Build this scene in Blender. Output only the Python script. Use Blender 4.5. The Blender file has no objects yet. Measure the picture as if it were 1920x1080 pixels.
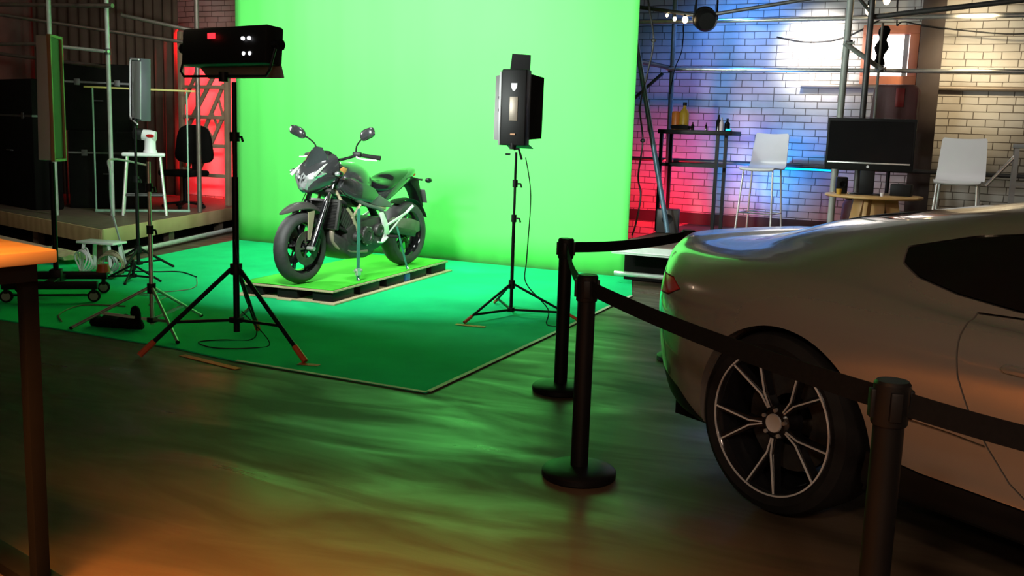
import bpy, bmesh, math, random
from mathutils import Vector, Matrix, Quaternion
random.seed(7)
scene = bpy.context.scene
COL = scene.collection
R = math.radians
PI = math.pi

# ------------------------------------------------------------------ camera
cam_d = bpy.data.cameras.new('camera')
cam_d.sensor_width = 36.0
cam_d.lens = 36.0 * 1850.0 / 1920.0
cam_d.clip_start = 0.05
cam_d.clip_end = 100
cam = bpy.data.objects.new('camera', cam_d)
COL.objects.link(cam)
_a, _p, _r = R(25.0), R(9.0), R(1.9)
_F = Vector((-math.sin(_a) * math.cos(_p), math.cos(_a) * math.cos(_p), -math.sin(_p)))
_R0 = Vector((math.cos(_a), math.sin(_a), 0))
_U0 = _R0.cross(_F)
_Rt = math.cos(_r) * _R0 + math.sin(_r) * _U0
_U = _Rt.cross(_F)
cam.matrix_world = Matrix(((_Rt.x, _U.x, -_F.x, 0), (_Rt.y, _U.y, -_F.y, 0), (_Rt.z, _U.z, -_F.z, 1.5), (0, 0, 0, 1)))
scene.camera = cam

# ------------------------------------------------------------------ view, world
scene.view_settings.view_transform = 'Standard'
scene.view_settings.look = 'None'
scene.view_settings.gamma = 1.0
scene.view_settings.exposure = 0.0
scene.view_settings.use_curve_mapping = False
world = bpy.data.worlds.new('studio_world')
scene.world = world
world.use_nodes = True
world.node_tree.nodes['Background'].inputs[0].default_value = (0.9, 0.75, 0.6, 1)
world.node_tree.nodes['Background'].inputs[1].default_value = 0.01

# ------------------------------------------------------------------ lights
def aim(o, target):
    d = Vector(target) - o.location
    o.rotation_euler = d.to_track_quat('-Z', 'Y').to_euler()
def area(name, loc, target, power, col, sx, sy=None, spread=180):
    d = bpy.data.lights.new(name, 'AREA')
    d.energy = power; d.color = col
    d.shape = 'RECTANGLE'; d.size = sx; d.size_y = sy or sx
    d.spread = R(spread)
    o = bpy.data.objects.new(name, d); COL.objects.link(o)
    o.location = loc; aim(o, target)
    return o
def spot(name, loc, target, power, col, angle=60, blend=0.6, rad=0.06):
    d = bpy.data.lights.new(name, 'SPOT')
    d.energy = power; d.color = col; d.spot_size = R(angle); d.spot_blend = blend
    d.shadow_soft_size = rad
    o = bpy.data.objects.new(name, d); COL.objects.link(o)
    o.location = loc; aim(o, target)
    return o
def point(name, loc, power, col, rad=0.05):
    d = bpy.data.lights.new(name, 'POINT')
    d.energy = power; d.color = col; d.shadow_soft_size = rad
    o = bpy.data.objects.new(name, d); COL.objects.link(o)
    o.location = loc
    return o

# backdrop wash: the two fixtures on stands and two hung from the ceiling
area('fluorescent_light', (-4.40, 5.3, 1.93), (-5.6, 10, 1.6), 98, (0.92, 1.0, 0.95), 0.5, 0.15, 120)
area('barn_door_light', (-3.40, 7.42, 1.68), (-4.9, 10, 2.0), 50, (0.92, 1.0, 0.95), 0.2, 0.55)
area('grid_light', (-5.0, 7.6, 4.3), (-5.0, 10.0, 2.2), 95, (0.95, 1.0, 0.95), 1.2, 0.5, 140)
area('grid_light', (-7.2, 7.8, 4.3), (-7.2, 10.0, 1.6), 50, (0.95, 1.0, 0.92), 0.8, 0.4, 110)
area('panel_light', (-7.3, 7.3, 1.8), (-5.2, 7.9, 0.7), 22, (0.95, 1.0, 0.95), 0.3, 0.5, 70)
# orange practical above the camera
area('orange_lamp', (-1.7, 0.3, 3.6), (-1.6, 0.65, 0), 330, (1.0, 0.33, 0.055), 1.5, 1.5, 68)
spot('bike_fill', (-3.2, 2.6, 4.3), (-5.2, 6.9, 0.6), 60, (1.0, 0.92, 0.82), 24, 0.7, 0.15)  # added fill with a narrow cone, brightens the front of the bike
# brick wall
spot('red_floor_lamp', (-3.7, 11.2, 0.55), (-3.2, 12.3, 0.7), 110, (1.0, 0.015, 0.05), 130, 0.8, 0.05)
spot('blue_floor_lamp', (-2.35, 11.55, 0.95), (-2.4, 12.3, 1.5), 78, (0.006, 0.30, 1.0), 150, 0.9, 0.06)
spot('blue_wall_lamp', (-2.75, 11.3, 3.3), (-2.75, 12.3, 2.3), 120, (0.04, 0.27, 1.0), 110, 0.9, 0.08)
spot('white_wall_lamp', (-1.85, 11.5, 2.9), (-1.85, 12.3, 2.55), 290, (1.0, 0.95, 0.9), 72, 1.0, 0.08)
spot('warm_wall_lamp', (-0.15, 11.2, 2.85), (-0.30, 12.3, 2.4), 135, (1.0, 0.80, 0.50), 96, 1.0, 0.08)
spot('stage_lamp', (0.6, 8.4, 4.2), (0.0, 10.2, 1.0), 110, (1.0, 0.92, 0.86), 40, 0.6, 0.1)
# red lattice corner
spot('red_lattice_lamp', (-10.9, 11.6, 2.9), (-11.1, 12.3, 1.5), 260, (1.0, 0.008, 0.015), 120, 0.6, 0.08)
spot('red_lattice_lamp', (-10.4, 11.6, 0.5), (-11.1, 12.3, 1.1), 90, (1.0, 0.008, 0.015), 120, 0.6, 0.08)
# warm string bulbs behind the camera and added fill lights
for _q in ((-0.2, -2.6, 2.9), (0.05, -2.7, 2.82), (0.3, -2.65, 2.75), (0.6, -2.9, 2.8), (1.0, -2.6, 2.6)):
    point('string_bulb', _q, 5, (1.0, 0.6, 0.3), 0.035)
area('room_fill', (2.0, -2.5, 4.2), (1.8, -3.5, 0), 260, (1.0, 0.68, 0.52), 1.2, 0.6)  # unseen fill added so the car reflects warm walls
area('car_fill', (-0.6, -1.6, 3.3), (0.3, 3.4, 0.5), 12, (1.0, 0.76, 0.58), 0.5, 0.3, 80)  # added fill that lifts the dark car flank
point('bounce_fill', (2.4, -4.6, 2.9), 140, (1.0, 0.70, 0.56), 0.08)  # unseen bounce light added for walls and ceiling behind the camera
area('left_stage_fill', (-10.5, 5.8, 4.3), (-10.0, 8.9, 1.5), 14, (1.0, 0.75, 0.55), 0.6, 0.6)  # unseen fill added to brighten the left scaffold tubes

# ------------------------------------------------------------------ materials
def mat(name, col, rough=0.5, metal=0.0, var=0.08, scale=6.0, bump=0.0, coat=0.0, bscale=None, spec=0.5):
    m = bpy.data.materials.new(name); m.use_nodes = True
    nt = m.node_tree; b = nt.nodes['Principled BSDF']
    b.inputs['Roughness'].default_value = rough
    b.inputs['Metallic'].default_value = metal
    b.inputs['Specular IOR Level'].default_value = spec
    if coat:
        b.inputs['Coat Weight'].default_value = coat
        b.inputs['Coat Roughness'].default_value = 0.06
    tc = nt.nodes.new('ShaderNodeTexCoord')
    n = nt.nodes.new('ShaderNodeTexNoise'); n.inputs['Scale'].default_value = scale; n.inputs['Detail'].default_value = 4
    nt.links.new(tc.outputs['Object'], n.inputs['Vector'])
    r = nt.nodes.new('ShaderNodeValToRGB')
    lo = [max(0, c * (1 - var)) for c in col]; hi = [min(1, c * (1 + var)) for c in col]
    r.color_ramp.elements[0].color = (*lo, 1); r.color_ramp.elements[1].color = (*hi, 1)
    r.color_ramp.elements[0].position = 0.3; r.color_ramp.elements[1].position = 0.7
    nt.links.new(n.outputs['Fac'], r.inputs['Fac'])
    nt.links.new(r.outputs['Color'], b.inputs['Base Color'])
    if bump:
        n2 = nt.nodes.new('ShaderNodeTexNoise'); n2.inputs['Scale'].default_value = bscale or scale * 8
        nt.links.new(tc.outputs['Object'], n2.inputs['Vector'])
        bp = nt.nodes.new('ShaderNodeBump'); bp.inputs['Strength'].default_value = bump; bp.inputs['Distance'].default_value = 0.01
        nt.links.new(n2.outputs['Fac'], bp.inputs['Height'])
        nt.links.new(bp.outputs['Normal'], b.inputs['Normal'])
    return m
def emat(name, col, strength):
    m = bpy.data.materials.new(name); m.use_nodes = True
    b = m.node_tree.nodes['Principled BSDF']
    b.inputs['Base Color'].default_value = (*col, 1)
    b.inputs['Emission Color'].default_value = (*col, 1)
    b.inputs['Emission Strength'].default_value = strength
    return m
def gmat(name, col, rough=0.05, alpha_ior=1.45):
    m = bpy.data.materials.new(name); m.use_nodes = True
    b = m.node_tree.nodes['Principled BSDF']
    b.inputs['Base Color'].default_value = (*col, 1)
    b.inputs['Roughness'].default_value = rough
    b.inputs['Transmission Weight'].default_value = 1.0
    b.inputs['IOR'].default_value = alpha_ior
    return m
def wood(name, c1, c2, rough=0.5, scale=3.0):
    m = mat(name, c1, rough)
    nt = m.node_tree; b = nt.nodes['Principled BSDF']
    w = nt.nodes.new('ShaderNodeTexWave'); w.inputs['Scale'].default_value = scale
    w.inputs['Distortion'].default_value = 6; w.inputs['Detail'].default_value = 3
    tc = [n for n in nt.nodes if n.type == 'TEX_COORD'][0]
    nt.links.new(tc.outputs['Object'], w.inputs['Vector'])
    r = nt.nodes.new('ShaderNodeValToRGB')
    r.color_ramp.elements[0].color = (*c1, 1); r.color_ramp.elements[1].color = (*c2, 1)
    nt.links.new(w.outputs['Fac'], r.inputs['Fac'])
    nt.links.new(r.outputs['Color'], b.inputs['Base Color'])
    return m
def brick_mat():
    m = bpy.data.materials.new('painted_brick'); m.use_nodes = True
    nt = m.node_tree; b = nt.nodes['Principled BSDF']; b.inputs['Roughness'].default_value = 0.55
    tc = nt.nodes.new('ShaderNodeTexCoord')
    mp = nt.nodes.new('ShaderNodeMapping'); mp.inputs['Rotation'].default_value = (R(-90), 0, 0)
    nt.links.new(tc.outputs['Object'], mp.inputs['Vector'])
    nz = nt.nodes.new('ShaderNodeTexNoise'); nz.inputs['Scale'].default_value = 2.2; nz.inputs['Detail'].default_value = 3
    nt.links.new(mp.outputs['Vector'], nz.inputs['Vector'])
    mx = nt.nodes.new('ShaderNodeMix'); mx.data_type = 'RGBA'; mx.blend_type = 'LINEAR_LIGHT'; mx.inputs[0].default_value = 0.012
    nt.links.new(mp.outputs['Vector'], mx.inputs[6]); nt.links.new(nz.outputs['Color'], mx.inputs[7])
    br = nt.nodes.new('ShaderNodeTexBrick')
    br.inputs['Scale'].default_value = 1.0; br.squash = 0.72; br.squash_frequency = 3; br.offset_frequency = 2
    br.inputs['Brick Width'].default_value = 0.26; br.inputs['Row Height'].default_value = 0.082
    br.inputs['Mortar Size'].default_value = 0.0055; br.inputs['Mortar Smooth'].default_value = 0.3
    br.inputs['Color1'].default_value = (0.60, 0.58, 0.54, 1); br.inputs['Color2'].default_value = (0.50, 0.48, 0.45, 1)
    br.inputs['Mortar'].default_value = (0.13, 0.11, 0.09, 1)
    nt.links.new(mx.outputs[2], br.inputs['Vector'])
    n2 = nt.nodes.new('ShaderNodeTexNoise'); n2.inputs['Scale'].default_value = 1.6; n2.inputs['Detail'].default_value = 6
    nt.links.new(tc.outputs['Object'], n2.inputs['Vector'])
    rp = nt.nodes.new('ShaderNodeValToRGB'); rp.color_ramp.elements[0].position = 0.32; rp.color_ramp.elements[1].position = 0.6
    rp.color_ramp.elements[0].color = (0.68, 0.64, 0.58, 1); rp.color_ramp.elements[1].color = (1, 1, 1, 1)
    nt.links.new(n2.outputs['Fac'], rp.inputs['Fac'])
    mu = nt.nodes.new('ShaderNodeMix'); mu.data_type = 'RGBA'; mu.blend_type = 'MULTIPLY'; mu.inputs[0].default_value = 1.0
    nt.links.new(br.outputs['Color'], mu.inputs[6]); nt.links.new(rp.outputs['Color'], mu.inputs[7])
    nt.links.new(mu.outputs[2], b.inputs['Base Color'])
    bp = nt.nodes.new('ShaderNodeBump'); bp.inputs['Strength'].default_value = 0.6; bp.inputs['Distance'].default_value = 0.012; bp.invert = True
    nt.links.new(br.outputs['Fac'], bp.inputs['Height']); nt.links.new(bp.outputs['Normal'], b.inputs['Normal'])
    return m
def floor_mat():
    m = bpy.data.materials.new('worn_floor'); m.use_nodes = True
    nt = m.node_tree; b = nt.nodes['Principled BSDF']; b.inputs['Specular IOR Level'].default_value = 0.5
    tc = nt.nodes.new('ShaderNodeTexCoord')
    mp = nt.nodes.new('ShaderNodeMapping'); mp.inputs['Rotation'].default_value = (0, 0, R(-18)); mp.inputs['Scale'].default_value = (0.9, 3.2, 1)
    nt.links.new(tc.outputs['Object'], mp.inputs['Vector'])
    n = nt.nodes.new('ShaderNodeTexNoise'); n.inputs['Scale'].default_value = 1.1; n.inputs['Detail'].default_value = 5; n.inputs['Distortion'].default_value = 0.8
    nt.links.new(mp.outputs['Vector'], n.inputs['Vector'])
    r = nt.nodes.new('ShaderNodeValToRGB')
    r.color_ramp.elements[0].position = 0.35; r.color_ramp.elements[1].position = 0.7
    r.color_ramp.elements[0].color = (0.050, 0.034, 0.020, 1); r.color_ramp.elements[1].color = (0.095, 0.066, 0.040, 1)
    nt.links.new(n.outputs['Fac'], r.inputs['Fac']); nt.links.new(r.outputs['Color'], b.inputs['Base Color'])
    r2 = nt.nodes.new('ShaderNodeMapRange'); r2.inputs['From Min'].default_value = 0.35; r2.inputs['From Max'].default_value = 0.7
    r2.inputs['To Min'].default_value = 0.62; r2.inputs['To Max'].default_value = 0.26
    nt.links.new(n.outputs['Fac'], r2.inputs['Value']); nt.links.new(r2.outputs['Result'], b.inputs['Roughness'])
    bp = nt.nodes.new('ShaderNodeBump'); bp.inputs['Strength'].default_value = 0.15; bp.inputs['Distance'].default_value = 0.02
    nt.links.new(n.outputs['Fac'], bp.inputs['Height']); nt.links.new(bp.outputs['Normal'], b.inputs['Normal'])
    return m

# ------------------------------------------------------------------ mesh builder
def frames(pts, closed=False):
    n = len(pts); T = []
    for i in range(n):
        if closed: t = pts[(i + 1) % n] - pts[i - 1]
        else: t = pts[min(i + 1, n - 1)] - pts[max(i - 1, 0)]
        T.append(t.normalized() if t.length > 1e-9 else Vector((0, 0, 1)))
    up = Vector((0, 0, 1)) if abs(T[0].z) < 0.9 else Vector((1, 0, 0))
    u = (up - T[0] * up.dot(T[0])).normalized(); out = []
    for i in range(n):
        if i: u = (u - T[i] * u.dot(T[i])); u = u.normalized() if u.length > 1e-6 else Vector((1, 0, 0))
        out.append((T[i], u, T[i].cross(u)))
    return out
def smooth(pts, k=6, closed=False):
    P = [Vector(p) for p in pts]; n = len(P); out = []
    rng = range(n) if closed else range(n - 1)
    for i in rng:
        p0 = P[(i - 1) % n] if closed else P[max(i - 1, 0)]
        p1 = P[i]; p2 = P[(i + 1) % n]
        p3 = P[(i + 2) % n] if closed else P[min(i + 2, n - 1)]
        for j in range(k):
            t = j / k
            out.append(0.5 * ((2 * p1) + (p2 - p0) * t + (2 * p0 - 5 * p1 + 4 * p2 - p3) * t * t + (3 * p1 - p0 - 3 * p2 + p3) * t ** 3))
    if not closed: out.append(P[-1].copy())
    return out
class MB:
    def __init__(s): s.v = []; s.f = []
    def add(s, vs, fs):
        o = len(s.v); s.v += [Vector(p) for p in vs]; s.f += [[i + o for i in f] for f in fs]; return s
    def box(s, c, size, rot=(0, 0, 0), mtx=None):
        x, y, z = [d / 2 for d in size]
        vs = [Vector((a, b, d)) for a in (-x, x) for b in (-y, y) for d in (-z, z)]
        from mathutils import Euler
        M = mtx or Euler(rot).to_matrix()
        vs = [M @ p + Vector(c) for p in vs]
        return s.add(vs, [(0, 1, 3, 2), (4, 6, 7, 5), (0, 4, 5, 1), (2, 3, 7, 6), (0, 2, 6, 4), (1, 5, 7, 3)])
    def bar(s, p0, p1, w, h, up=(0, 0, 1)):
        p0 = Vector(p0); p1 = Vector(p1); t = (p1 - p0).normalized(); u = Vector(up)
        u = u - t * u.dot(t)
        if u.length < 1e-4: u = Vector((1, 0, 0)) - t * t.x
        u.normalize(); v = t.cross(u)
        vs = [p + v * a * w / 2 + u * b * h / 2 for p in (p0, p1) for a, b in ((-1, -1), (1, -1), (1, 1), (-1, 1))]
        return s.add(vs, [(3, 2, 1, 0), (4, 5, 6, 7), (0, 1, 5, 4), (1, 2, 6, 5), (2, 3, 7, 6), (3, 0, 4, 7)])
    def loft(s, rings, caps=True, closed_ring=True, closed_path=False):
        n = len(rings[0]); vs = [p for r in rings for p in r]; fs = []
        m = len(rings)
        for i in range(m if closed_path else m - 1):
            for j in range(n if closed_ring else n - 1):
                a = i * n + j; b = i * n + (j + 1) % n; i2 = (i + 1) % m
                fs.append((a, b, i2 * n + (j + 1) % n, i2 * n + j))
        if caps and not closed_path and closed_ring:
            fs.append(tuple(reversed(range(n)))); fs.append(tuple(range((m - 1) * n, m * n)))
        return s.add(vs, fs)
    def tube(s, pts, r, n=10, k=0, closed=False):
        P = [Vector(p) for p in pts]
        if k: P = smooth(P, k, closed)
        m = len(P)
        rr = r if isinstance(r, (list, tuple)) else None
        rings = []
        for i, (T, u, v) in enumerate(frames(P, closed)):
            if rr:
                t = i / (m - 1) * (len(rr) - 1); a = int(t); b = min(a + 1, len(rr) - 1); q = rr[a] + (rr[b] - rr[a]) * (t - a)
            else: q = r
            rings.append([P[i] + (u * math.cos(2 * PI * j / n) + v * math.sin(2 * PI * j / n)) * q for j in range(n)])
        return s.loft(rings, True, True, closed)
    def cyl(s, p0, p1, r0, r1=None, n=16): return s.tube([p0, p1], [r0, r0 if r1 is None else r1], n)
    def lathe(s, prof, o=(0, 0, 0), axis=(0, 0, 1), n=32, closed=False):
        o = Vector(o); ax = Vector(axis).normalized()
        up = Vector((0, 0, 1)) if abs(ax.z) < 0.9 else Vector((1, 0, 0))
        u = (up - ax * up.dot(ax)).normalized(); v = ax.cross(u)
        rings = [[o + ax * h + (u * math.cos(2 * PI * j / n) + v * math.sin(2 * PI * j / n)) * r for j in range(n)] for r, h in prof]
        return s.loft(rings, not closed, True, closed)
    def prism(s, poly, plane, h0, h1):
        def P(a, b, h): return {'xy': (a, b, h), 'xz': (a, h, b), 'yz': (h, a, b)}[plane]
        n = len(poly)
        vs = [P(a, b, h0) for a, b in poly] + [P(a, b, h1) for a, b in poly]
        fs = [tuple(range(n)), tuple(range(2 * n - 1, n - 1, -1))] + [(i, i + n, (i + 1) % n + n, (i + 1) % n) for i in range(n)]
        return s.add(vs, fs)
    def ell(s, c, rad, rot=(0, 0, 0), n=16, m=10, mtx=None):
        from mathutils import Euler
        M = mtx or Euler(rot).to_matrix(); c = Vector(c)
        rings = []
        for i in range(1, m):
            t = PI * i / m
            rings.append([c + M @ Vector((rad[0] * math.sin(t) * math.cos(2 * PI * j / n), rad[1] * math.sin(t) * math.sin(2 * PI * j / n), rad[2] * math.cos(t))) for j in range(n)])
        return s.loft(rings)
    def ribbon(s, pts, w, up, th=0.003):
        P = [Vector(p) for p in pts]; up = Vector(up).normalized(); rings = []
        for T, u, v in frames(P):
            b = up - T * up.dot(T); b.normalize(); nn = T.cross(b)
            rings.append((b, nn))
        return s.loft([[P[i] + b * w / 2 + nn * th / 2, P[i] - b * w / 2 + nn * th / 2, P[i] - b * w / 2 - nn * th / 2, P[i] + b * w / 2 - nn * th / 2] for i, (b, nn) in enumerate(rings)])
    def xf(s, M):
        s.v = [M @ p for p in s.v]; return s
    def build(s, name, m, parent=None, ang=35, bevel=0.0, seg=2, loc=None, rotz=0.0):
        me = bpy.data.meshes.new(name)
        bm = bmesh.new(); vs = [bm.verts.new(p) for p in s.v]
        for f in s.f:
            try: bm.faces.new([vs[i] for i in f])
            except ValueError: pass
        bmesh.ops.recalc_face_normals(bm, faces=bm.faces)
        if bevel:
            es = [e for e in bm.edges if len(e.link_faces) == 2 and e.calc_face_angle(0) > R(30)]
            bmesh.ops.bevel(bm, geom=es, offset=bevel, segments=seg, affect='EDGES', profile=0.5, clamp_overlap=True)
        bm.to_mesh(me); bm.free()
        for p in me.polygons: p.use_smooth = True
        me.set_sharp_from_angle(angle=R(ang))
        if m: me.materials.append(m)
        o = bpy.data.objects.new(name, me); COL.objects.link(o)
        if parent: o.parent = parent
        if loc: o.location = loc
        o.rotation_euler.z = rotz
        return o
def tag(o, label, cat, group=None, kind=None):
    o['label'] = label; o['category'] = cat
    if group: o['group'] = group
    if kind: o['kind'] = kind
    return o
def thing(name, label, cat, loc=(0, 0, 0), rotz=0.0, group=None, scale=1.0):
    o = bpy.data.objects.new(name, None); COL.objects.link(o)
    o.empty_display_size = 0.1
    o.location = loc; o.rotation_euler.z = rotz; o.scale = (scale,) * 3
    return tag(o, label, cat, group)
def struct(name, mb, m, **k):
    o = mb.build(name, m, **k); o['kind'] = 'structure'; return o
def dup(root, loc, rotz=None, label=None):
    r = root.copy(); COL.objects.link(r); r.location = loc
    if rotz is not None: r.rotation_euler.z = rotz
    if label: r['label'] = label
    for ch in list(root.children):
        c = ch.copy(); COL.objects.link(c); c.parent = r
        for g in list(ch.children):
            d = g.copy(); COL.objects.link(d); d.parent = c
    return r

M = {}
M['brick'] = brick_mat()
M['floor'] = floor_mat()
M['dark_wall'] = mat('brown_painted_wall', (0.17, 0.12, 0.09), 0.8, var=0.25, scale=2.0, bump=0.1)
M['ceiling'] = mat('dark_ceiling', (0.10, 0.08, 0.065), 0.9, var=0.2, scale=2)
M['backdrop'] = mat('chroma_green_cloth', (0.125, 0.74, 0.14), 0.9, var=0.02, scale=1.2, spec=0.2)
M['carpet'] = mat('green_carpet', (0.006, 0.60, 0.20), 0.95, var=0.10, scale=2.5, bump=0.1, bscale=250, spec=0.2)
M['lime'] = mat('lime_green_cloth', (0.06, 0.55, 0.035), 0.85, var=0.05, scale=4, spec=0.2)
M['black_metal'] = mat('black_powder_coat', (0.005, 0.005, 0.005), 0.45, var=0.2, spec=0.16)
M['black_plastic'] = mat('black_plastic', (0.006, 0.006, 0.006), 0.5, var=0.15, scale=10, bump=0.02, spec=0.2)
M['black_gloss'] = mat('gloss_black', (0.008, 0.008, 0.009), 0.12, var=0.1)
M['matte_black'] = mat('matte_black', (0.005, 0.0045, 0.004), 0.95, var=0.2, spec=0.1)
M['rubber'] = mat('tyre_rubber', (0.008, 0.0075, 0.007), 0.85, spec=0.2, var=0.2, scale=20, bump=0.05)
M['webbing'] = mat('black_webbing', (0.004, 0.004, 0.004), 0.85, var=0.2, scale=60, bump=0.1, bscale=300, spec=0.15)
M['chrome'] = mat('chrome', (0.85, 0.85, 0.86), 0.08, 1.0, var=0.02)
M['steel'] = mat('galvanised_steel', (0.62, 0.62, 0.60), 0.33, 0.7, var=0.15, scale=14)
M['alu'] = mat('cast_aluminium', (0.80, 0.80, 0.78), 0.32, 0.45, var=0.06, scale=20)
M['grey_metal'] = mat('grey_paint', (0.30, 0.31, 0.31), 0.4, 0.2, var=0.08)
M['tube_dark'] = mat('dark_scaffold_steel', (0.10, 0.10, 0.10), 0.45, 0.6, var=0.2, scale=12)
M['tube_pale'] = mat('pale_scaffold_paint', (0.42, 0.45, 0.42), 0.5, 0.2, var=0.12, scale=12)
M['stage_wood'] = wood('stage_plank', (0.34, 0.23, 0.12), (0.42, 0.29, 0.16), 0.55, 2.0)
M['deck_wood'] = wood('dark_stage_deck', (0.09, 0.065, 0.045), (0.12, 0.085, 0.06), 0.55, 2.0)
M['pale_wood'] = wood('pale_pine', (0.52, 0.40, 0.25), (0.62, 0.50, 0.33), 0.6, 4.0)
M['table_wood'] = wood('varnished_table', (0.60, 0.36, 0.13), (0.68, 0.42, 0.17), 0.4, 2.0)
M['white'] = mat('white_laminate', (0.78, 0.78, 0.80), 0.3, var=0.02)
M['paint'] = mat('silver_car_paint', (0.48, 0.43, 0.37), 0.22, 0.7, var=0.015, scale=300, coat=1.0)
M['car_glass'] = mat('tinted_glass', (0.006, 0.005, 0.005), 0.05, var=0.05, spec=0.6)
M['bike_paint'] = mat('graphite_bike_paint', (0.035, 0.036, 0.038), 0.22, 0.3, var=0.05, coat=0.8)
M['bike_grey'] = mat('grey_bike_plastic', (0.09, 0.09, 0.09), 0.38, 0.2, var=0.1)
M['engine'] = mat('dark_engine_casting', (0.045, 0.043, 0.04), 0.45, 0.5, var=0.2, scale=25, bump=0.05)
M['tan'] = mat('tan_painted_bracket', (0.32, 0.28, 0.18), 0.4, 0.3, var=0.1)
M['brown_cast'] = mat('brown_header_guard', (0.22, 0.18, 0.14), 0.45, 0.3, var=0.15)
M['slate'] = mat('slate_grey_paint', (0.10, 0.11, 0.125), 0.4, 0.1, var=0.06)
M['lattice'] = mat('brown_lattice_paint', (0.36, 0.24, 0.16), 0.6, var=0.15)
M['flap'] = mat('dark_grey_flap', (0.30, 0.30, 0.30), 0.3, 0.3, var=0.1)
M['dark_red'] = mat('dark_red_panel', (0.22, 0.01, 0.012), 0.4, var=0.15)
M['bike_rubber'] = mat('bike_tyre_rubber', (0.035, 0.035, 0.034), 0.65, var=0.15, scale=30)
M['disc'] = mat('worn_brake_steel', (0.12, 0.10, 0.09), 0.4, 0.8, var=0.2, scale=20)
M['panel_grey'] = mat('pale_blue_grey_panel', (0.46, 0.46, 0.52), 0.5, var=0.05)
M['panel_brown'] = mat('brown_panel_face', (0.09, 0.022, 0.012), 0.6, var=0.3, scale=3)
M['red'] = mat('red_lens', (0.45, 0.01, 0.01), 0.15, var=0.1)
M['redcap'] = mat('red_orange_plastic', (0.55, 0.08, 0.02), 0.45, var=0.1)
M['amber'] = mat('orange_cover', (0.40, 0.17, 0.05), 0.4, var=0.1)
M['teal_strap'] = mat('teal_webbing', (0.03, 0.17, 0.13), 0.7, var=0.15, scale=60)
M['lens'] = mat('clear_headlamp', (0.55, 0.58, 0.58), 0.12, 0.75, var=0.35, scale=28)
M['curtain'] = mat('brown_drape', (0.13, 0.085, 0.06), 0.9, var=0.2, scale=3)
M['maroon'] = mat('maroon_case', (0.075, 0.02, 0.022), 0.5, var=0.15)
M['orange_frame'] = mat('orange_window_frame', (0.60, 0.19, 0.09), 0.5, var=0.1)
M['steel_col'] = mat('dark_brown_column', (0.035, 0.022, 0.018), 0.7, var=0.2)
M['window_light'] = emat('daylight_pane', (1.0, 0.98, 0.96), 3.0)
M['bulb'] = emat('warm_bulb', (1.0, 0.72, 0.38), 14.0)
M['red_led'] = emat('red_indicator', (1.0, 0.02, 0.03), 2.5)
M['white_glint'] = emat('white_glint_glow', (0.95, 0.95, 1.0), 3.0)  # glow that paints in light reflections on the wide lamp
M['cyan_led'] = emat('cyan_strip', (0.0, 0.55, 0.95), 1.6)
M['acrylic'] = gmat('clear_acrylic', (0.97, 1.0, 0.98), 0.02, 1.02)
M['green_edge'] = mat('acrylic_edge', (0.25, 0.45, 0.33), 0.3, var=0.1)
M['yellow_edge'] = mat('yellow_rail', (0.55, 0.45, 0.14), 0.5, var=0.1)

# ------------------------------------------------------------------ the room
WY = 12.3
struct('floor', MB().box((-3.5, 3.0, -0.05), (22, 19, 0.1)), M['floor'])
# back wall with a hole for the window
wx0, wx1, wz0, wz1 = -1.37, -0.76, 2.18, 2.80
b = MB()
b.box(((-14.5 + wx0) / 2, WY + 0.15, 2.3), (wx0 + 14.5, 0.3, 4.6))
b.box(((wx1 + 7.5) / 2, WY + 0.15, 2.3), (7.5 - wx1, 0.3, 4.6))
b.box(((wx0 + wx1) / 2, WY + 0.15, wz0 / 2), (wx1 - wx0, 0.3, wz0))
b.box(((wx0 + wx1) / 2, WY + 0.15, (4.6 + wz1) / 2), (wx1 - wx0, 0.3, 4.6 - wz1))
struct('wall_back', b, M['brick'])
struct('wall_left', MB().box((-14.6, 3, 2.3), (0.2, 19, 4.6)), M['dark_wall'])
struct('wall_right', MB().box((7.6, 3, 2.3), (0.2, 19, 4.6)), M['dark_wall'])
struct('wall_front', MB().box((-3.5, -6.6, 2.3), (22, 0.2, 4.6)), M['dark_wall'])
struct('ceiling', MB().box((-3.5, 3, 4.65), (22, 19, 0.1)), M['ceiling'])
# window: frame set into the wall, pane with daylight
w = MB(); f = 0.10; y0, y1 = WY - 0.03, WY + 0.12
for a, c, d, e in ((wx0, wx1, wz1 - 0.06, wz1 + 0.04), (wx0, wx1, wz0 - 0.04, wz0 + 0.09), (wx0, wx0 + f, wz0 + 0.09, wz1 - 0.06), (wx1 - f, wx1, wz0 + 0.09, wz1 - 0.06)):
    w.box(((a + c) / 2, (y0 + y1) / 2, (d + e) / 2), (c - a, y1 - y0, e - d))
win = struct('window_1', w, M['orange_frame'], bevel=0.006)
p = MB().box(((wx0 + wx1) / 2, WY + 0.2, (wz0 + wz1) / 2), (wx1 - wx0 - 0.02, 0.01, wz1 - wz0 - 0.02)).build('pane', M['window_light'], win)
r_ = MB().box((wx1 - 0.14, WY + 0.1, (wz0 + wz1) / 2), (0.05, 0.12, wz1 - wz0 - 0.12)).build('reveal', M['grey_metal'], win)
# dark column and the skirting along the wall
struct('trim_1', MB().box((-0.62, 12.16, 2.3), (0.21, 0.24, 4.6)).box((-0.62, 12.03, 2.3), (0.24, 0.02, 4.6)), M['steel_col'], bevel=0.004)
struct('trim_2', MB().box((-11.2, WY - 0.02, 1.45), (2.2, 0.04, 2.24)), M['white'], bevel=0.004)
struct('baseboard_back', MB().box((-0.5, WY - 0.012, 0.42 + 0.07), (8, 0.024, 0.14)), M['steel_col'])

# ------------------------------------------------------------------ raised stages
def stage(name, label, loc, rot, w, d, h, edge):
    t = thing(name, label, 'stage', loc, rot)
    MB().box((w / 2, d / 2, h - 0.012), (w, d, 0.024)).build('deck', M['deck_wood'], t)
    return t
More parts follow.
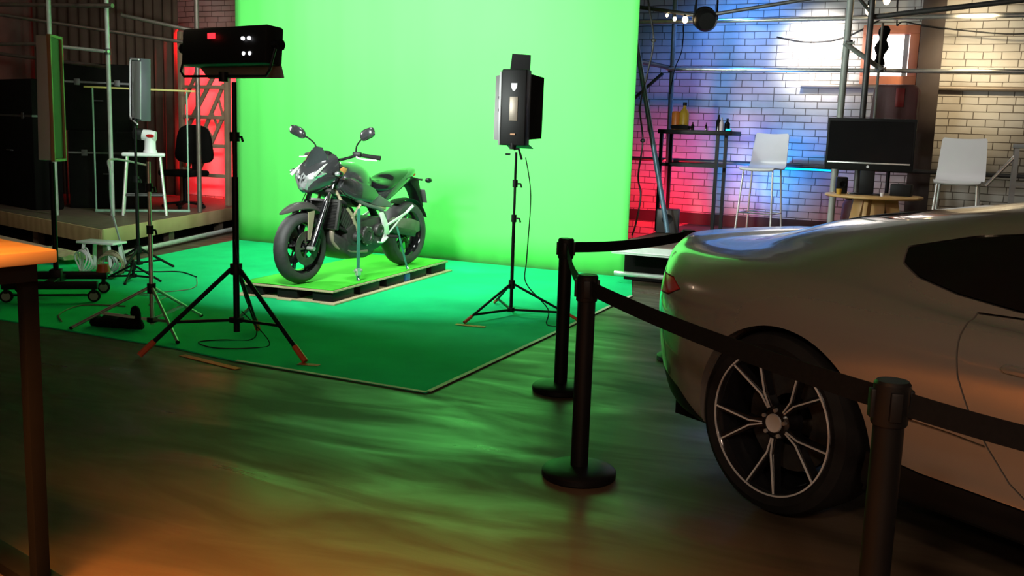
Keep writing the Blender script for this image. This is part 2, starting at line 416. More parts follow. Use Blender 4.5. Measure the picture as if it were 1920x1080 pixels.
# right stage: front edge at y = 9.4, aluminium profile on its edge and a lower rail
t = stage('raised_stage', 'low stage with bright aluminium edge beneath the brick wall', (-3.28, 9.40, 0), 0, 10.6, 2.9, 0.42, None)
MB().box((5.3, -0.012, 0.365), (10.6, 0.024, 0.085)).box((5.3, -0.018, 0.345), (10.6, 0.03, 0.008)).build('edge_profile', M['alu'], t)
MB().tube([(0.0, 0.10, 0.11), (10.6, 0.10, 0.11)], 0.025, 10).build('lower_rail', M['steel'], t)
MB().box((5.3, 1.6, 0.2), (10.6, 2.4, 0.38)).build('support', M['matte_black'], t)
# left stage: its front corner points at the camera
SK = Vector((-8.40, 7.62, 0)); SU = Vector((-0.291, 0.957, 0)); SV = Vector((-0.9615, 0.274, 0))
def SLp(u, v, z=0.0): return SK + SU * u + SV * v + Vector((0, 0, z))
t = thing('raised_stage', 'low timber stage behind the floor stands carrying the dark cases', 'stage', (0, 0, 0))
pol = [SLp(0, 0), SLp(4.2, 0), SLp(4.2, 1.8), SLp(2.6, 3.6), SLp(0, 4.8)]
MB().prism([(p.x, p.y) for p in pol], 'xy', 0.306, 0.330).build('deck', M['deck_wood'], t)
MB().bar(SLp(-0.02, -0.0, 0.245), SLp(4.2, -0.0, 0.245), 0.04, 0.17).build('edge_board', M['stage_wood'], t, bevel=0.004)
MB().bar(SLp(-0.0, -0.02, 0.245), SLp(-0.0, 4.8, 0.245), 0.04, 0.17).build('edge_board', M['stage_wood'], t, bevel=0.004)
for u, v in ((0.12, 0.12), (1.6, 0.12), (3.0, 0.12), (0.12, 1.7), (0.12, 3.2)):
    MB().box(SLp(u, v, 0.15), (0.09, 0.09, 0.30)).build('post', M['deck_wood'], t)
pol = [SLp(0.35, 0.35), SLp(4.1, 0.35), SLp(4.1, 1.9), SLp(2.6, 3.4), SLp(0.35, 4.5)]
MB().prism([(p.x, p.y) for p in pol], 'xy', 0.0, 0.300).build('support', M['matte_black'], t)
MB().tube([SLp(0.2, -0.13, 0.05), SLp(3.2, -0.10, 0.05)], 0.028, 10).build('skirt_pipe', M['tube_pale'], t)
tag(MB().bar((-8.62, 7.42, 0.03), (-11.4, 8.24, 0.03), 0.22, 0.06).build('floor_plank', M['pale_wood'], bevel=0.004), 'pale plank lying on the floor before the left stage', 'plank')

# ------------------------------------------------------------------ green screen
b = MB(); N = 60; H = []
for i in range(N + 1):
    x = -8.60 + 5.28 * i / N
    H.append([Vector((x, 10.0 + 0.012 * math.sin(i * 0.9) * (k / 12) + 0.006 * math.sin(i * 2.3), 0.0 + 4.3 * k / 12)) for k in range(13)])
b.loft(H, caps=False, closed_ring=False)
o = b.build('backdrop', M['backdrop']); sm = o.modifiers.new('thickness', 'SOLIDIFY'); sm.thickness = 0.006
tag(o, 'bright chroma green cloth backdrop hanging behind the motorcycle', 'backdrop')
cp = [(-2.75, 4.78), (-2.80, 7.0), (-2.86, 8.82), (-3.24, 9.95), (-8.58, 9.95), (-8.10, 7.80), (-7.9, 7.55), (-10.6, 7.1), (-9.8, 4.86), (-6.45, 4.885), (-5.7, 4.872), (-4.7, 4.862), (-4.2, 4.80)]
o = MB().prism(cp, 'xy', 0.001, 0.009).build('floor_covering', M['carpet'])
tag(o, 'darker green floor covering spread below the green backdrop', 'floor covering')
tape = M['white']
M['tape'] = mat('pale_edge_tape', (0.62, 0.68, 0.50), 0.6, var=0.25, scale=8)
b = MB()
b.ribbon([(-4.15, 4.80, 0.0105), (-3.6, 4.79, 0.0105), (-2.75, 4.78, 0.0105)], 0.025, (0, 1, 0), 0.002)
tag(b.build('edge_tape', M['tape']), 'pale tape strip along the front edge of the green floor', 'tape')
b = MB().ribbon([(-2.745, 4.80, 0.0105), (-2.80, 7.0, 0.0105), (-2.86, 8.80, 0.0105)], 0.03, (1, 0, 0), 0.002)
tag(b.build('edge_tape', M['tape']), 'pale tape strip along the right edge of the green floor', 'tape')
for i, (x, y, a, l, lb) in enumerate(((-3.44, 6.64, 8, 0.24, 'reddish floor tape at left foot of the light stand with barn doors'), (-3.70, 4.95, 12, 0.14, 'red floor tape at right foot of the big black tripod'), (-4.28, 4.70, -10, 0.55, 'red floor tape along carpet edge between feet of the big black tripod'))):
    tag(MB().box((0, 0, 0), (l, 0.05, 0.002)).build('floor_tape', M['redcap'], loc=(x, y, 0.0125 if i != 2 else 0.0035), rotz=R(a)), lb, 'tape')

# ------------------------------------------------------------------ pallet under the motorcycle
t = thing('pallet', 'wooden pallet under the motorcycle with black feet and pale boards', 'pallet', (-4.84, 6.80, 0), R(94.7))
PW, PL = 0.90, 2.32     # x along length, y across to the left
for v in (0.02, PW / 2, PW - 0.02):
    MB().box((PL / 2, v, 0.0175), (PL + 0.10, 0.14, 0.015)).build('bottom_board', M['pale_wood'], t, bevel=0.002)
for u in (0.05, PL - 0.05):
    MB().box((u, PW / 2, 0.0175), (0.13, PW, 0.014)).build('bottom_board', M['pale_wood'], t, bevel=0.002)
for u in (0.185, 0.66, 1.16, 1.66, PL - 0.185):
    for v in (0.10, PW / 2, PW - 0.10):
        MB().box((u, v, 0.066), (0.36, 0.20, 0.082)).build('foot_block', M['black_plastic'], t, bevel=0.006)
MB().box((PL / 2, PW / 2, 0.116), (PL + 0.03, PW + 0.03, 0.018)).build('deck_board', M['pale_wood'], t, bevel=0.002)
g = MB(); GN = 40; rings = []
for i in range(GN + 1):
    u = -0.008 + (PL + 0.016) * i / GN
    rings.append([Vector((u, -0.008 + (PW + 0.016) * k / 14, 0.1275 + 0.004 * max(0, math.sin(3.1 * u + 2.0 * k / 14) * math.sin(7 * u - k * 0.5)))) for k in range(15)])
g.loft(rings, caps=False, closed_ring=False)
o = g.build('cloth_cover', M['lime'], loc=(-4.84, 6.80, 0), rotz=R(94.7)); sm = o.modifiers.new('thickness', 'SOLIDIFY'); sm.thickness = 0.003; sm.offset = 1
tag(o, 'lime green cloth laid over the pallet below the motorcycle', 'cloth')
M['blue'] = mat('blue_plastic', (0.02, 0.10, 0.28), 0.5)
o = MB().box((0, 0, 0.063), (0.10, 0.09, 0.072)).build('box', M['blue'], bevel=0.008, loc=(-4.88 - 0.0815 * 1.41, 6.80 + 0.9967 * 1.41, 0), rotz=R(94.7))
tag(o, 'small blue box tucked into the open side of the pallet', 'box')

# ------------------------------------------------------------------ belt barrier posts
def stanchion(name, label, x, y, h=0.905):
    t = thing(name, label, 'barrier post', (x, y, 0), 0, 'belt barrier posts')
    MB().lathe([(0.0, 0.0), (0.158, 0.0), (0.165, 0.008), (0.165, 0.030), (0.155, 0.040), (0.10, 0.050), (0.045, 0.056), (0.0, 0.056)], n=48).build('base', M['black_metal'], t)
    MB().lathe([(0.0, 0.05), (0.039, 0.05), (0.039, h - 0.10), (0.0, h - 0.10)], n=28).build('post', M['black_metal'], t)
    hd = MB().lathe([(0.0, h - 0.115), (0.044, h - 0.115), (0.046, h - 0.11), (0.046, h - 0.008), (0.040, h), (0.0, h)], n=28).build('belt_head', M['black_plastic'], t)
    s = MB()
    for a in (20, 110, 200, 290):
        s.box((0.047 * math.cos(R(a)), 0.047 * math.sin(R(a)), h - 0.06), (0.014, 0.03, 0.075), (0, 0, R(a)))
    s.build('belt_slot', M['black_plastic'], hd, bevel=0.003)
    return t
ST = {'rear': (-2.114, 5.251), 'front': (-1.480, 3.939), 'right': (-0.150, 2.640), 'hidden': (-1.72, 6.45), 'far': (0.75, 2.30)}
stanchion('barrier_post', 'black barrier post second from the camera, left of the nearer centre post', *ST['rear'])
stanchion('barrier_post', 'black barrier post in the centre, nearest the camera on the bare floor', *ST['front'])
stanchion('barrier_post', 'black barrier post before the car, right of its wheel', *ST['right'])
stanchion('barrier_post', 'black barrier post mostly hidden behind the tail of the car', *ST['hidden'], h=0.89)
stanchion('barrier_post', 'black barrier post in front of the car beyond right of view', *ST['far'], h=0.905)
def belt(a, b, label, sag=0.02, za=0.85, zb=0.85):
    A = Vector((*ST[a], za)); B = Vector((*ST[b], zb)); d = (B - A); d.z = 0; d.normalize()
    A = A + d * 0.05; B = B - d * 0.05
    P = [A.lerp(B, k / 16) + Vector((0, 0, -sag * 4 * (k / 16) * (1 - k / 16))) for k in range(17)]
    tag(MB().ribbon(P, 0.062, (0, 0, 1), 0.003).build('barrier_belt', M['webbing']), label, 'belt', 'barrier belts')
belt('rear', 'hidden', 'black belt stretched from rear barrier post toward the car tail')
belt('rear', 'front', 'black belt seen nearly end on, joining the two left posts', 0.05)
belt('front', 'right', 'black belt crossing in front of the car wheel')
belt('right', 'far', 'black belt crossing in front of the car door')

# ------------------------------------------------------------------ motorcycle
BK = thing('motorcycle', 'dark naked motorcycle standing on the green covered pallet', 'motorcycle', (-5.2405, 7.7284, 0.1345), R(-92.9), scale=1.037)
def ringx(x, pts):           # pts: list of (y,z) right-hand half from bottom to top, mirrored to the other side
    full = [(y, z) for y, z in pts] + [(-y, z) for y, z in reversed(pts) if y > 1e-6]
    return [Vector((x, y, z)) for y, z in full]
def loftx(secs, k=4):        # smooth loft through sections with equal point counts
    rr = [ringx(x, p) for x, p in secs]; n = len(rr[0]); cols = [smooth([r[j] for r in rr], k) for j in range(n)]
    return [[cols[j][i] for j in range(n)] for i in range(len(cols[0]))]
def smooth_ring(rings, k=3): return [smooth(r, k, True) for r in rings]
def bike_wheel(x, zc, Ro, w, rear):
    o = MB()
    rr = 0.216
    wheel = None
    m = MB()
    # rim barrel
    m.lathe([(rr + 0.006, -w * 0.42), (rr - 0.004, -w * 0.36), (rr - 0.022, -w * 0.2), (rr - 0.026, 0), (rr - 0.022, w * 0.2), (rr - 0.004, w * 0.36), (rr + 0.006, w * 0.42), (rr + 0.008, w * 0.36), (rr - 0.012, 0), (rr + 0.008, -w * 0.36)], (x, 0, zc), (0, 1, 0), 48, closed=True)
    # hub
    m.lathe([(0.0, -0.06), (0.045, -0.06), (0.05, -0.03), (0.042, 0), (0.05, 0.03), (0.045, 0.06), (0.0, 0.06)], (x, 0, zc), (0, 1, 0), 24)
    for k in range(5):       # forked spokes
        a = 2 * PI * k / 5 + 0.35
        def P(r, t, y=0.0): return Vector((x + r * math.cos(t), y, zc + r * math.sin(t)))
        m.bar(P(0.04, a), P(0.11, a), 0.030, 0.034, (0, 1, 0))
        for s in (-1, 1): m.bar(P(0.095, a), P(rr - 0.015, a + s * 0.21), 0.028, 0.020, (0, 1, 0))
    wheel = m.build('wheel', M['black_gloss'], BK)
    h = w / 2
    MB().lathe([(rr, -h * 0.84), (rr + 0.02, -h * 0.97), (rr + 0.045, -h), (Ro - 0.028, -h * 0.93), (Ro - 0.012, -h * 0.68), (Ro - 0.003, -h * 0.34), (Ro, 0), (Ro - 0.003, h * 0.34), (Ro - 0.012, h * 0.68), (Ro - 0.028, h * 0.93), (rr + 0.045, h), (rr + 0.02, h * 0.97), (rr, h * 0.84), (rr - 0.008, 0)], (x, 0, zc), (0, 1, 0), 64, closed=True).build('tyre', M['bike_rubber'], wheel)
    for s in ((-1,) if rear else (-1, 1)):
        d = MB(); yy = s * 0.07
        d.lathe([(0.085, yy - 0.003), (0.145, yy - 0.003), (0.145, yy + 0.003), (0.085, yy + 0.003)], (x, 0, zc), (0, 1, 0), 40, closed=True)
        for k in range(5):
            a = 2 * PI * k / 5
            d.bar((x + 0.03 * math.cos(a), yy, zc + 0.03 * math.sin(a)), (x + 0.09 * math.cos(a), yy, zc + 0.09 * math.sin(a)), 0.018, 0.005, (0, 1, 0))
        d.build('brake_disc', M['disc'], wheel)
    return wheel
bike_wheel(0.76, 0.30, 0.30, 0.12, False)
bike_wheel(-0.76, 0.31, 0.31, 0.16, True)
# forks: dark lower slider, bright upper tube
fd = Vector((-0.454, 0, 0.891))
for s in (-1, 1):
    A = Vector((0.735, s * 0.105, 0.30))
    sl = MB().tube([A - fd * 0.03, A + fd * 0.05, A + fd * 0.40, A + fd * 0.42], [0.022, 0.027, 0.029, 0.031], 16).build('fork_slider', M['black_gloss'], BK)
    MB().tube([A + fd * 0.41, A + fd * 0.79], 0.0215, 16).build('fork_tube', M['chrome'], BK)
    c = MB().box(A + Vector((-0.095, s * -0.035, 0.02)), (0.05, 0.05, 0.11), (0, R(-20), 0)).build('brake_caliper', M['engine'], sl, bevel=0.01)
    MB().cyl(A + Vector((0.02, -0.03 * s, 0)), A + Vector((0.02, 0.04 * s, 0)), 0.018, n=12).build('axle_nut', M['steel'], sl)
for t_ in (0.52, 0.76):
    c = Vector((0.735, 0, 0.30)) + fd * t_
    MB().box(c, (0.075, 0.28, 0.035), (0, R(-27), 0)).build('triple_clamp', M['engine'], BK, bevel=0.012)
MB().cyl(Vector((0.70, 0, 0.30)) + fd * 0.5, Vector((0.66, 0, 0.32)) + fd * 0.78, 0.035, n=16).build('steering_head', M['engine'], BK)
# front mudguard with its tan stays
g = MB(); rings = []
FP = smooth([(0.52, 0.0, 0.575), (0.58, 0.0, 0.635), (0.66, 0.0, 0.672), (0.76, 0.0, 0.683), (0.86, 0.0, 0.668), (0.95, 0.0, 0.635), (1.02, 0.0, 0.600)], 4)
FWD = [0.060, 0.072, 0.076, 0.074, 0.060, 0.040, 0.008]
for i, p in enumerate(FP):
    t_ = i / (len(FP) - 1) * 6; a_ = int(t_); b_ = min(6, a_ + 1); hw = FWD[a_] + (FWD[b_] - FWD[a_]) * (t_ - a_)
    dr = 0.055 * hw / 0.08
    row = [Vector((p.x - 0.01 * abs(u) ** 2, hw * u, p.z - dr * abs(u) ** 2.6)) for u in (-1, -0.9, -0.7, -0.4, 0, 0.4, 0.7, 0.9, 1)]
    rings.append(row + [q + Vector((0, -0.002 if q.y > 0 else 0.002, -0.007)) for q in reversed(row)])
M['fender'] = mat('dark_mudguard_plastic', (0.045, 0.042, 0.038), 0.4, var=0.1)
fen = g.loft(rings).build('front_mudguard', M['fender'], BK)
for s in (-1, 1):
    MB().prism([(0.735, 0.37), (0.765, 0.37), (0.76, 0.60), (0.68, 0.61), (0.70, 0.50)], 'xz', s * 0.082, s * 0.090).build('stay', M['tan'], fen)
# headlight cowl, lamp, screen
secs = [(0.44, [(0.0, 0.80), (0.07, 0.80), (0.13, 0.84), (0.155, 0.92), (0.15, 1.00), (0.12, 1.07), (0.0, 1.09)]),
        (0.54, [(0.0, 0.775), (0.06, 0.775), (0.125, 0.82), (0.145, 0.90), (0.14, 0.98), (0.11, 1.04), (0.0, 1.06)]),
        (0.64, [(0.0, 0.755), (0.05, 0.757), (0.105, 0.80), (0.125, 0.87), (0.12, 0.94), (0.09, 0.985), (0.0, 1.00)]),
        (0.70, [(0.0, 0.755), (0.035, 0.758), (0.075, 0.795), (0.095, 0.855), (0.09, 0.905), (0.065, 0.935), (0.0, 0.945)]),
        (0.725, [(0.0, 0.775), (0.022, 0.778), (0.045, 0.80), (0.06, 0.845), (0.055, 0.885), (0.04, 0.905), (0.0, 0.91)])]
cowl = MB().loft(smooth_ring(loftx(secs), 3)).build('headlight_cowl', M['bike_paint'], BK, ang=50)
l = MB(); rings = []
for x, hw, zl, zh in ((0.59, 0.142, 0.855, 0.945), (0.64, 0.136, 0.81, 0.958), (0.69, 0.116, 0.778, 0.952), (0.718, 0.092, 0.768, 0.932), (0.742, 0.060, 0.778, 0.908), (0.755, 0.022, 0.80, 0.88)):
    zm = (zl + zh) / 2; hz_ = (zh - zl) / 2
    pts = [(0.0, zl), (hw * 0.45, zl + 0.15 * hz_), (hw * 0.85, zm - 0.15 * hz_), (hw, zm + 0.35 * hz_), (hw * 0.85, zh - 0.15 * hz_), (hw * 0.4, zh - 0.35 * hz_), (0.0, zh - 0.1 * hz_)]
    rings.append(ringx(x, pts))
hl = l.loft(rings).build('headlight', M['lens'], cowl, ang=18)
for s in (-1, 1):
    MB().prism([(0.764, 0.845), (0.745, 0.90), (0.68, 0.925), (0.60, 0.925), (0.68, 0.905), (0.74, 0.87)], 'xz', s * 0.012, s * 0.016).xf(Matrix.Rotation(s * R(38), 4, 'Z') if False else Matrix.Identity(4)).build('divider', M['black_gloss'], hl)
    MB().bar((0.757, s * 0.02, 0.862), (0.665, s * 0.128, 0.925), 0.010, 0.016).build('eyelid', M['black_gloss'], hl, bevel=0.002)
for s in (-1, 1):
    MB().prism([(0.745, 0.905), (0.70, 0.935), (0.60, 0.99), (0.56, 1.005), (0.63, 0.955), (0.72, 0.893)], 'xz', s * 0.118, s * 0.128).xf(Matrix.Rotation(s * R(-38), 4, 'Z') @ Matrix.Translation((-0.02, 0, 0)) if False else Matrix.Identity(4)).build('brow', M['alu'], cowl)
M['screen'] = mat('smoked_screen', (0.02, 0.025, 0.025), 0.12, var=0.1, coat=0.5)
sc = MB(); rings = []
for i in range(9):
    t_ = i / 8; x = 0.69 - 0.13 * t_ - 0.02 * t_ * t_; z = 0.955 + 0.185 * t_
    hw = [0.095, 0.115, 0.125, 0.125, 0.12, 0.11, 0.09, 0.068, 0.045][i]
    ring = [Vector((x - 0.10 * (y / 0.135) ** 2 * 0.9, y, z - 0.02 * abs(y) / 0.135)) for y in [hw * (k / 5 - 1) for k in range(11)]]
    rings.append(ring + [p + Vector((-0.004, 0, -0.002)) for p in reversed(ring)])
sc.loft(rings).build('windscreen', M['screen'], cowl)
# front and rear indicators
def indicator(c, d, name='indicator'):
    c = Vector(c); d = Vector(d); i = MB().tube([c, c + d * 0.5], 0.010, 8).build(name, M['black_plastic'], BK)
    MB().ell(c + d, (0.042, 0.032, 0.026), n=14).build('lamp_body', M['black_gloss'], i)
    MB().ell(c + d + Vector((0.018 if d.x >= 0 else -0.018, 0, 0)), (0.030, 0.027, 0.021), n=12).build('lamp_lens', M['lens'], i)
for s in (-1, 1):
    indicator((0.52, s * 0.14, 0.92), (0.03, s * 0.10, 0.0))
    indicator((-0.87, s * 0.06, 0.83), (-0.03, s * 0.13, -0.005))
# handlebar, grips, levers, mirrors
hb = MB().tube([(0.20, 0.40, 1.055), (0.27, 0.25, 1.075), (0.35, 0.12, 1.035), (0.37, 0.0, 1.02), (0.35, -0.12, 1.035), (0.27, -0.25, 1.075), (0.20, -0.40, 1.055)], 0.012, 10, 5).build('handlebar', M['black_metal'], BK)
for s in (-1, 1):
    MB().tube([(0.262, s * 0.265, 1.073), (0.195, s * 0.405, 1.054)], [0.017, 0.017, 0.017, 0.020], 14).build('grip', M['rubber'], hb)
    MB().tube([(0.295, s * 0.22, 1.065), (0.33, s * 0.29, 1.045), (0.27, s * 0.42, 1.035)], [0.008, 0.007, 0.006], 8, 4).build('lever', M['alu'], hb)
    MB().box((0.285, s * 0.225, 1.080), (0.055, 0.075, 0.045), (0, 0, s * R(25))).build('switch_box', M['black_plastic'], hb, bevel=0.01)
    mr = MB().tube([(0.29, s * 0.215, 1.09), (0.295, s * 0.225, 1.15), (0.315, s * 0.28, 1.20), (0.335, s * 0.325, 1.225)], [0.008, 0.007, 0.007, 0.009], 10, 4).build('mirror_stem', M['black_metal'], BK)
    hs = MB(); rg = []
    Mx = Matrix.Translation((0.345, s * 0.375, 1.258)) @ Matrix.Rotation(s * R(18), 4, 'X') @ Matrix.Rotation(s * R(-8), 4, 'Z')
    for xx, q in ((-0.012, 0.93), (-0.008, 1.0), (0.012, 0.98), (0.028, 0.82), (0.038, 0.45), (0.041, 0.1)):
        pl = [(-0.078, -0.030), (-0.055, -0.048), (0.0, -0.046), (0.055, -0.040), (0.078, -0.022), (0.080, 0.015), (0.062, 0.040), (0.0, 0.046), (-0.05, 0.036), (-0.075, 0.005)]
        rg.append([Mx @ Vector((xx, s * y * q, z * q)) for y, z in pl])
    hso = hs.loft(smooth_ring(rg, 3)).build('mirror_housing', M['bike_paint'], mr, ang=50)
    MB().loft(smooth_ring([[Mx @ Vector((-0.0135 + e, s * y * 0.86, z * 0.86)) for y, z in pl] for e in (0, 0.002)], 3)).build('mirror_glass', M['chrome'], hso)
MB().box((0.47, 0, 1.065), (0.05, 0.16, 0.08), (0, R(-25), 0)).build('instrument_panel', M['black_plastic'], BK, bevel=0.015)
# tank
secs = [(0.43, [(0, 0.80), (0.05, 0.80), (0.09, 0.83), (0.10, 0.87), (0.085, 0.90), (0.05, 0.915), (0, 0.92)]),
        (0.36, [(0, 0.74), (0.09, 0.74), (0.145, 0.78), (0.16, 0.86), (0.135, 0.925), (0.07, 0.955), (0, 0.965)]),
        (0.22, [(0, 0.71), (0.10, 0.71), (0.165, 0.74), (0.185, 0.84), (0.16, 0.93), (0.09, 0.985), (0, 1.0)]),
        (0.08, [(0, 0.69), (0.10, 0.69), (0.16, 0.72), (0.18, 0.83), (0.15, 0.93), (0.085, 0.985), (0, 0.997)]),
        (-0.04, [(0, 0.68), (0.08, 0.68), (0.125, 0.71), (0.14, 0.80), (0.12, 0.89), (0.07, 0.945), (0, 0.955)]),
        (-0.12, [(0, 0.68), (0.05, 0.68), (0.085, 0.71), (0.095, 0.77), (0.085, 0.82), (0.05, 0.855), (0, 0.865)])]
tank = MB().loft(smooth_ring(loftx(secs), 3)).build('fuel_tank', M['bike_paint'], BK, ang=60)
MB().lathe([(0, 0), (0.045, 0), (0.045, 0.006), (0.0, 0.009)], (0.10, 0, 0.997), (0, 0, 1), 24).build('filler_cap', M['steel'], tank)
for s in (-1, 1):
    # tank shroud and side panels, orange cover at the steering head
    MB().prism([(0.46, 0.80), (0.41, 0.875), (0.30, 0.885), (0.12, 0.83), (-0.04, 0.775), (-0.10, 0.71), (0.02, 0.65), (0.25, 0.685), (0.39, 0.735)], 'xz', s * 0.150, s * 0.188).build('shroud', M['bike_paint'], BK, bevel=0.014)
    MB().prism([(0.12, 0.715), (0.02, 0.76), (-0.12, 0.72), (-0.30, 0.64), (-0.34, 0.59), (-0.10, 0.61), (0.06, 0.655)], 'xz', s * 0.135, s * 0.175).build('side_panel', M['bike_grey'], BK, bevel=0.014)
    MB().prism([(0.44, 0.925), (0.37, 0.975), (0.31, 0.955), (0.34, 0.905), (0.42, 0.88)], 'xz', s * 0.125, s * 0.145).build('head_cover', M['amber'], BK, bevel=0.008)
# seat
secs = [(-0.02, [(0, 0.80), (0.04, 0.80), (0.075, 0.815), (0.08, 0.84), (0.07, 0.865), (0.04, 0.88), (0, 0.885)]),
        (-0.10, [(0, 0.73), (0.07, 0.73), (0.115, 0.76), (0.12, 0.80), (0.10, 0.845), (0.055, 0.865), (0, 0.868)]),
        (-0.22, [(0, 0.72), (0.09, 0.72), (0.145, 0.75), (0.15, 0.79), (0.12, 0.82), (0.06, 0.835), (0, 0.837)]),
        (-0.34, [(0, 0.73), (0.10, 0.73), (0.15, 0.76), (0.155, 0.80), (0.125, 0.83), (0.06, 0.845), (0, 0.847)]),
        (-0.44, [(0, 0.76), (0.09, 0.76), (0.135, 0.79), (0.14, 0.83), (0.12, 0.87), (0.06, 0.895), (0, 0.90)]),
        (-0.60, [(0, 0.80), (0.08, 0.80), (0.115, 0.83), (0.12, 0.87), (0.10, 0.90), (0.05, 0.92), (0, 0.923)]),
        (-0.76, [(0, 0.84), (0.05, 0.84), (0.085, 0.86), (0.09, 0.885), (0.075, 0.91), (0.04, 0.925), (0, 0.928)])]
MB().loft(smooth_ring(loftx(secs), 3)).build('seat', M['black_gloss'], BK, ang=60)
# tail cowl
secs = [(-0.10, [(0, 0.60), (0.08, 0.60), (0.12, 0.62), (0.135, 0.66), (0.13, 0.70), (0.08, 0.73), (0, 0.73)]),
        (-0.30, [(0, 0.64), (0.09, 0.64), (0.14, 0.66), (0.155, 0.70), (0.145, 0.75), (0.09, 0.78), (0, 0.78)]),
        (-0.50, [(0, 0.71), (0.08, 0.71), (0.125, 0.74), (0.14, 0.79), (0.13, 0.84), (0.08, 0.86), (0, 0.86)]),
        (-0.70, [(0, 0.79), (0.06, 0.79), (0.095, 0.82), (0.11, 0.87), (0.10, 0.90), (0.06, 0.915), (0, 0.92)]),
        (-0.84, [(0, 0.85), (0.03, 0.85), (0.055, 0.87), (0.065, 0.90), (0.055, 0.925), (0.03, 0.935), (0, 0.94)]),
        (-0.89, [(0, 0.885), (0.02, 0.885), (0.035, 0.895), (0.04, 0.91), (0.035, 0.925), (0.02, 0.93), (0, 0.935)])]
tail = MB().loft(smooth_ring(loftx(secs), 3)).build('tail_cowl', M['bike_paint'], BK, ang=60)
MB().box((-0.875, 0, 0.875), (0.04, 0.09, 0.03), (0, R(20), 0)).build('tail_light', M['red'], tail, bevel=0.01)
# plate holder and blank plate
ph = MB().prism([(-0.78, 0.86), (-0.92, 0.84), (-1.02, 0.56), (-0.99, 0.55), (-0.88, 0.72), (-0.78, 0.80)], 'xz', -0.06, 0.06).build('plate_holder', M['black_plastic'], BK, bevel=0.008)
MB().box((-1.015, 0, 0.66), (0.008, 0.18, 0.14), (0, R(18), 0)).build('number_plate', M['bike_grey'], ph, bevel=0.004)
MB().loft([[Vector((-0.76 + r * math.cos(a), y, 0.31 + r * math.sin(a))) for r, y in ((0.335, -0.07), (0.345, 0.0), (0.335, 0.07), (0.330, 0.068), (0.339, 0), (0.330, -0.068))] for a in [R(60 + 95 * k / 14) for k in range(15)][::-1]]).build('rear_hugger', M['black_plastic'], BK)
# frame
for s in (-1, 1):
    MB().tube([(0.40, s * 0.06, 0.86), (0.30, s * 0.14, 0.74), (0.10, s * 0.175, 0.64), (-0.15, s * 0.18, 0.57), (-0.22, s * 0.17, 0.42), (-0.18, s * 0.15, 0.28)], 0.018, 10, 5).build('frame_tube', M['bike_grey'], BK)
    MB().tube([(0.40, s * 0.06, 0.80), (0.36, s * 0.13, 0.66), (0.26, s * 0.155, 0.55), (0.20, s * 0.16, 0.40), (0.22, s * 0.14, 0.28)], 0.015, 10, 5).build('frame_tube', M['tan'], BK)
    MB().tube([(0.16, s * 0.17, 0.64), (0.26, s * 0.155, 0.52)], 0.013, 8).build('frame_tube', M['tan'], BK)
    MB().tube([(-0.02, s * 0.16, 0.615), (-0.24, s * 0.15, 0.585)], 0.014, 8).build('frame_tube', M['tan'], BK)
    MB().tube([(-0.12, s * 0.12, 0.62), (-0.45, s * 0.12, 0.74), (-0.80, s * 0.06, 0.85)], 0.014, 8, 4).build('subframe_tube', M['black_metal'], BK)
# radiator with hoses
rad = MB().box((0.455, 0, 0.565), (0.035, 0.34, 0.26), (0, R(-12), 0)).build('radiator', M['engine'], BK, bevel=0.006)
fn = MB()
for k in range(18): fn.box((0.478 - 0.0000 * k, 0, 0.565 + (k - 8.5) * 0.0125), (0.006, 0.30, 0.004), (0, R(-12), 0)) if False else fn.box((0.477 + (k - 8.5) * 0.0125 * -0.2126, 0, 0.565 + (k - 8.5) * 0.0125), (0.008, 0.30, 0.004))
fn.build('fin', M['black_metal'], rad)
MB().tube([(0.44, 0.15, 0.68), (0.38, 0.17, 0.66), (0.30, 0.12, 0.60)], 0.016, 10, 4).build('hose', M['rubber'], rad)
MB().tube([(0.44, 0.15, 0.46), (0.36, 0.16, 0.42), (0.28, 0.12, 0.38)], 0.016, 10, 4).build('hose', M['rubber'], rad)
# engine
en = MB().prism([(0.33, 0.30), (0.36, 0.42), (0.26, 0.47), (0.10, 0.50), (-0.16, 0.52), (-0.22, 0.40), (-0.18, 0.25), (0.0, 0.20), (0.24, 0.22)], 'xz', -0.17, 0.17).build('engine', M['engine'], BK, bevel=0.02)
cyl = MB()
MX = Matrix.Translation((0.24, 0, 0.47)) @ Matrix.Rotation(R(55), 4, 'Y')
for k in range(6):
    cyl.add([MX @ Vector((x, y, z)) for x, y, z in [(-0.085, -0.15, 0.03 * k), (0.085, -0.15, 0.03 * k), (0.085, 0.15, 0.03 * k), (-0.085, 0.15, 0.03 * k), (-0.085, -0.15, 0.03 * k + 0.02), (0.085, -0.15, 0.03 * k + 0.02), (0.085, 0.15, 0.03 * k + 0.02), (-0.085, 0.15, 0.03 * k + 0.02)]], [(3, 2, 1, 0), (4, 5, 6, 7), (0, 1, 5, 4), (1, 2, 6, 5), (2, 3, 7, 6), (3, 0, 4, 7)])
cyl.loft([[MX @ Vector((x, y, z)) for x, y in ((-0.075, -0.14), (0.075, -0.14), (0.075, 0.14), (-0.075, 0.14))] for z in (0, 0.19)])
cyl.build('cylinder_block', M['engine'], en, bevel=0.0)
for (x, z, r, s, y) in ((0.08, 0.36, 0.085, 1, 0.17), (-0.10, 0.40, 0.06, 1, 0.17), (0.22, 0.36, 0.045, 1, 0.17), (0.08, 0.36, 0.10, -1, -0.17), (-0.08, 0.34, 0.09, -1, -0.17)):
    MB().lathe([(0, 0), (r, 0), (r, 0.02), (r * 0.88, 0.034), (r * 0.5, 0.038), (r * 0.45, 0.030), (0, 0.032)], (x, y, z), (0, s, 0), 32).build('engine_cover', M['engine'], en)
bo = MB()
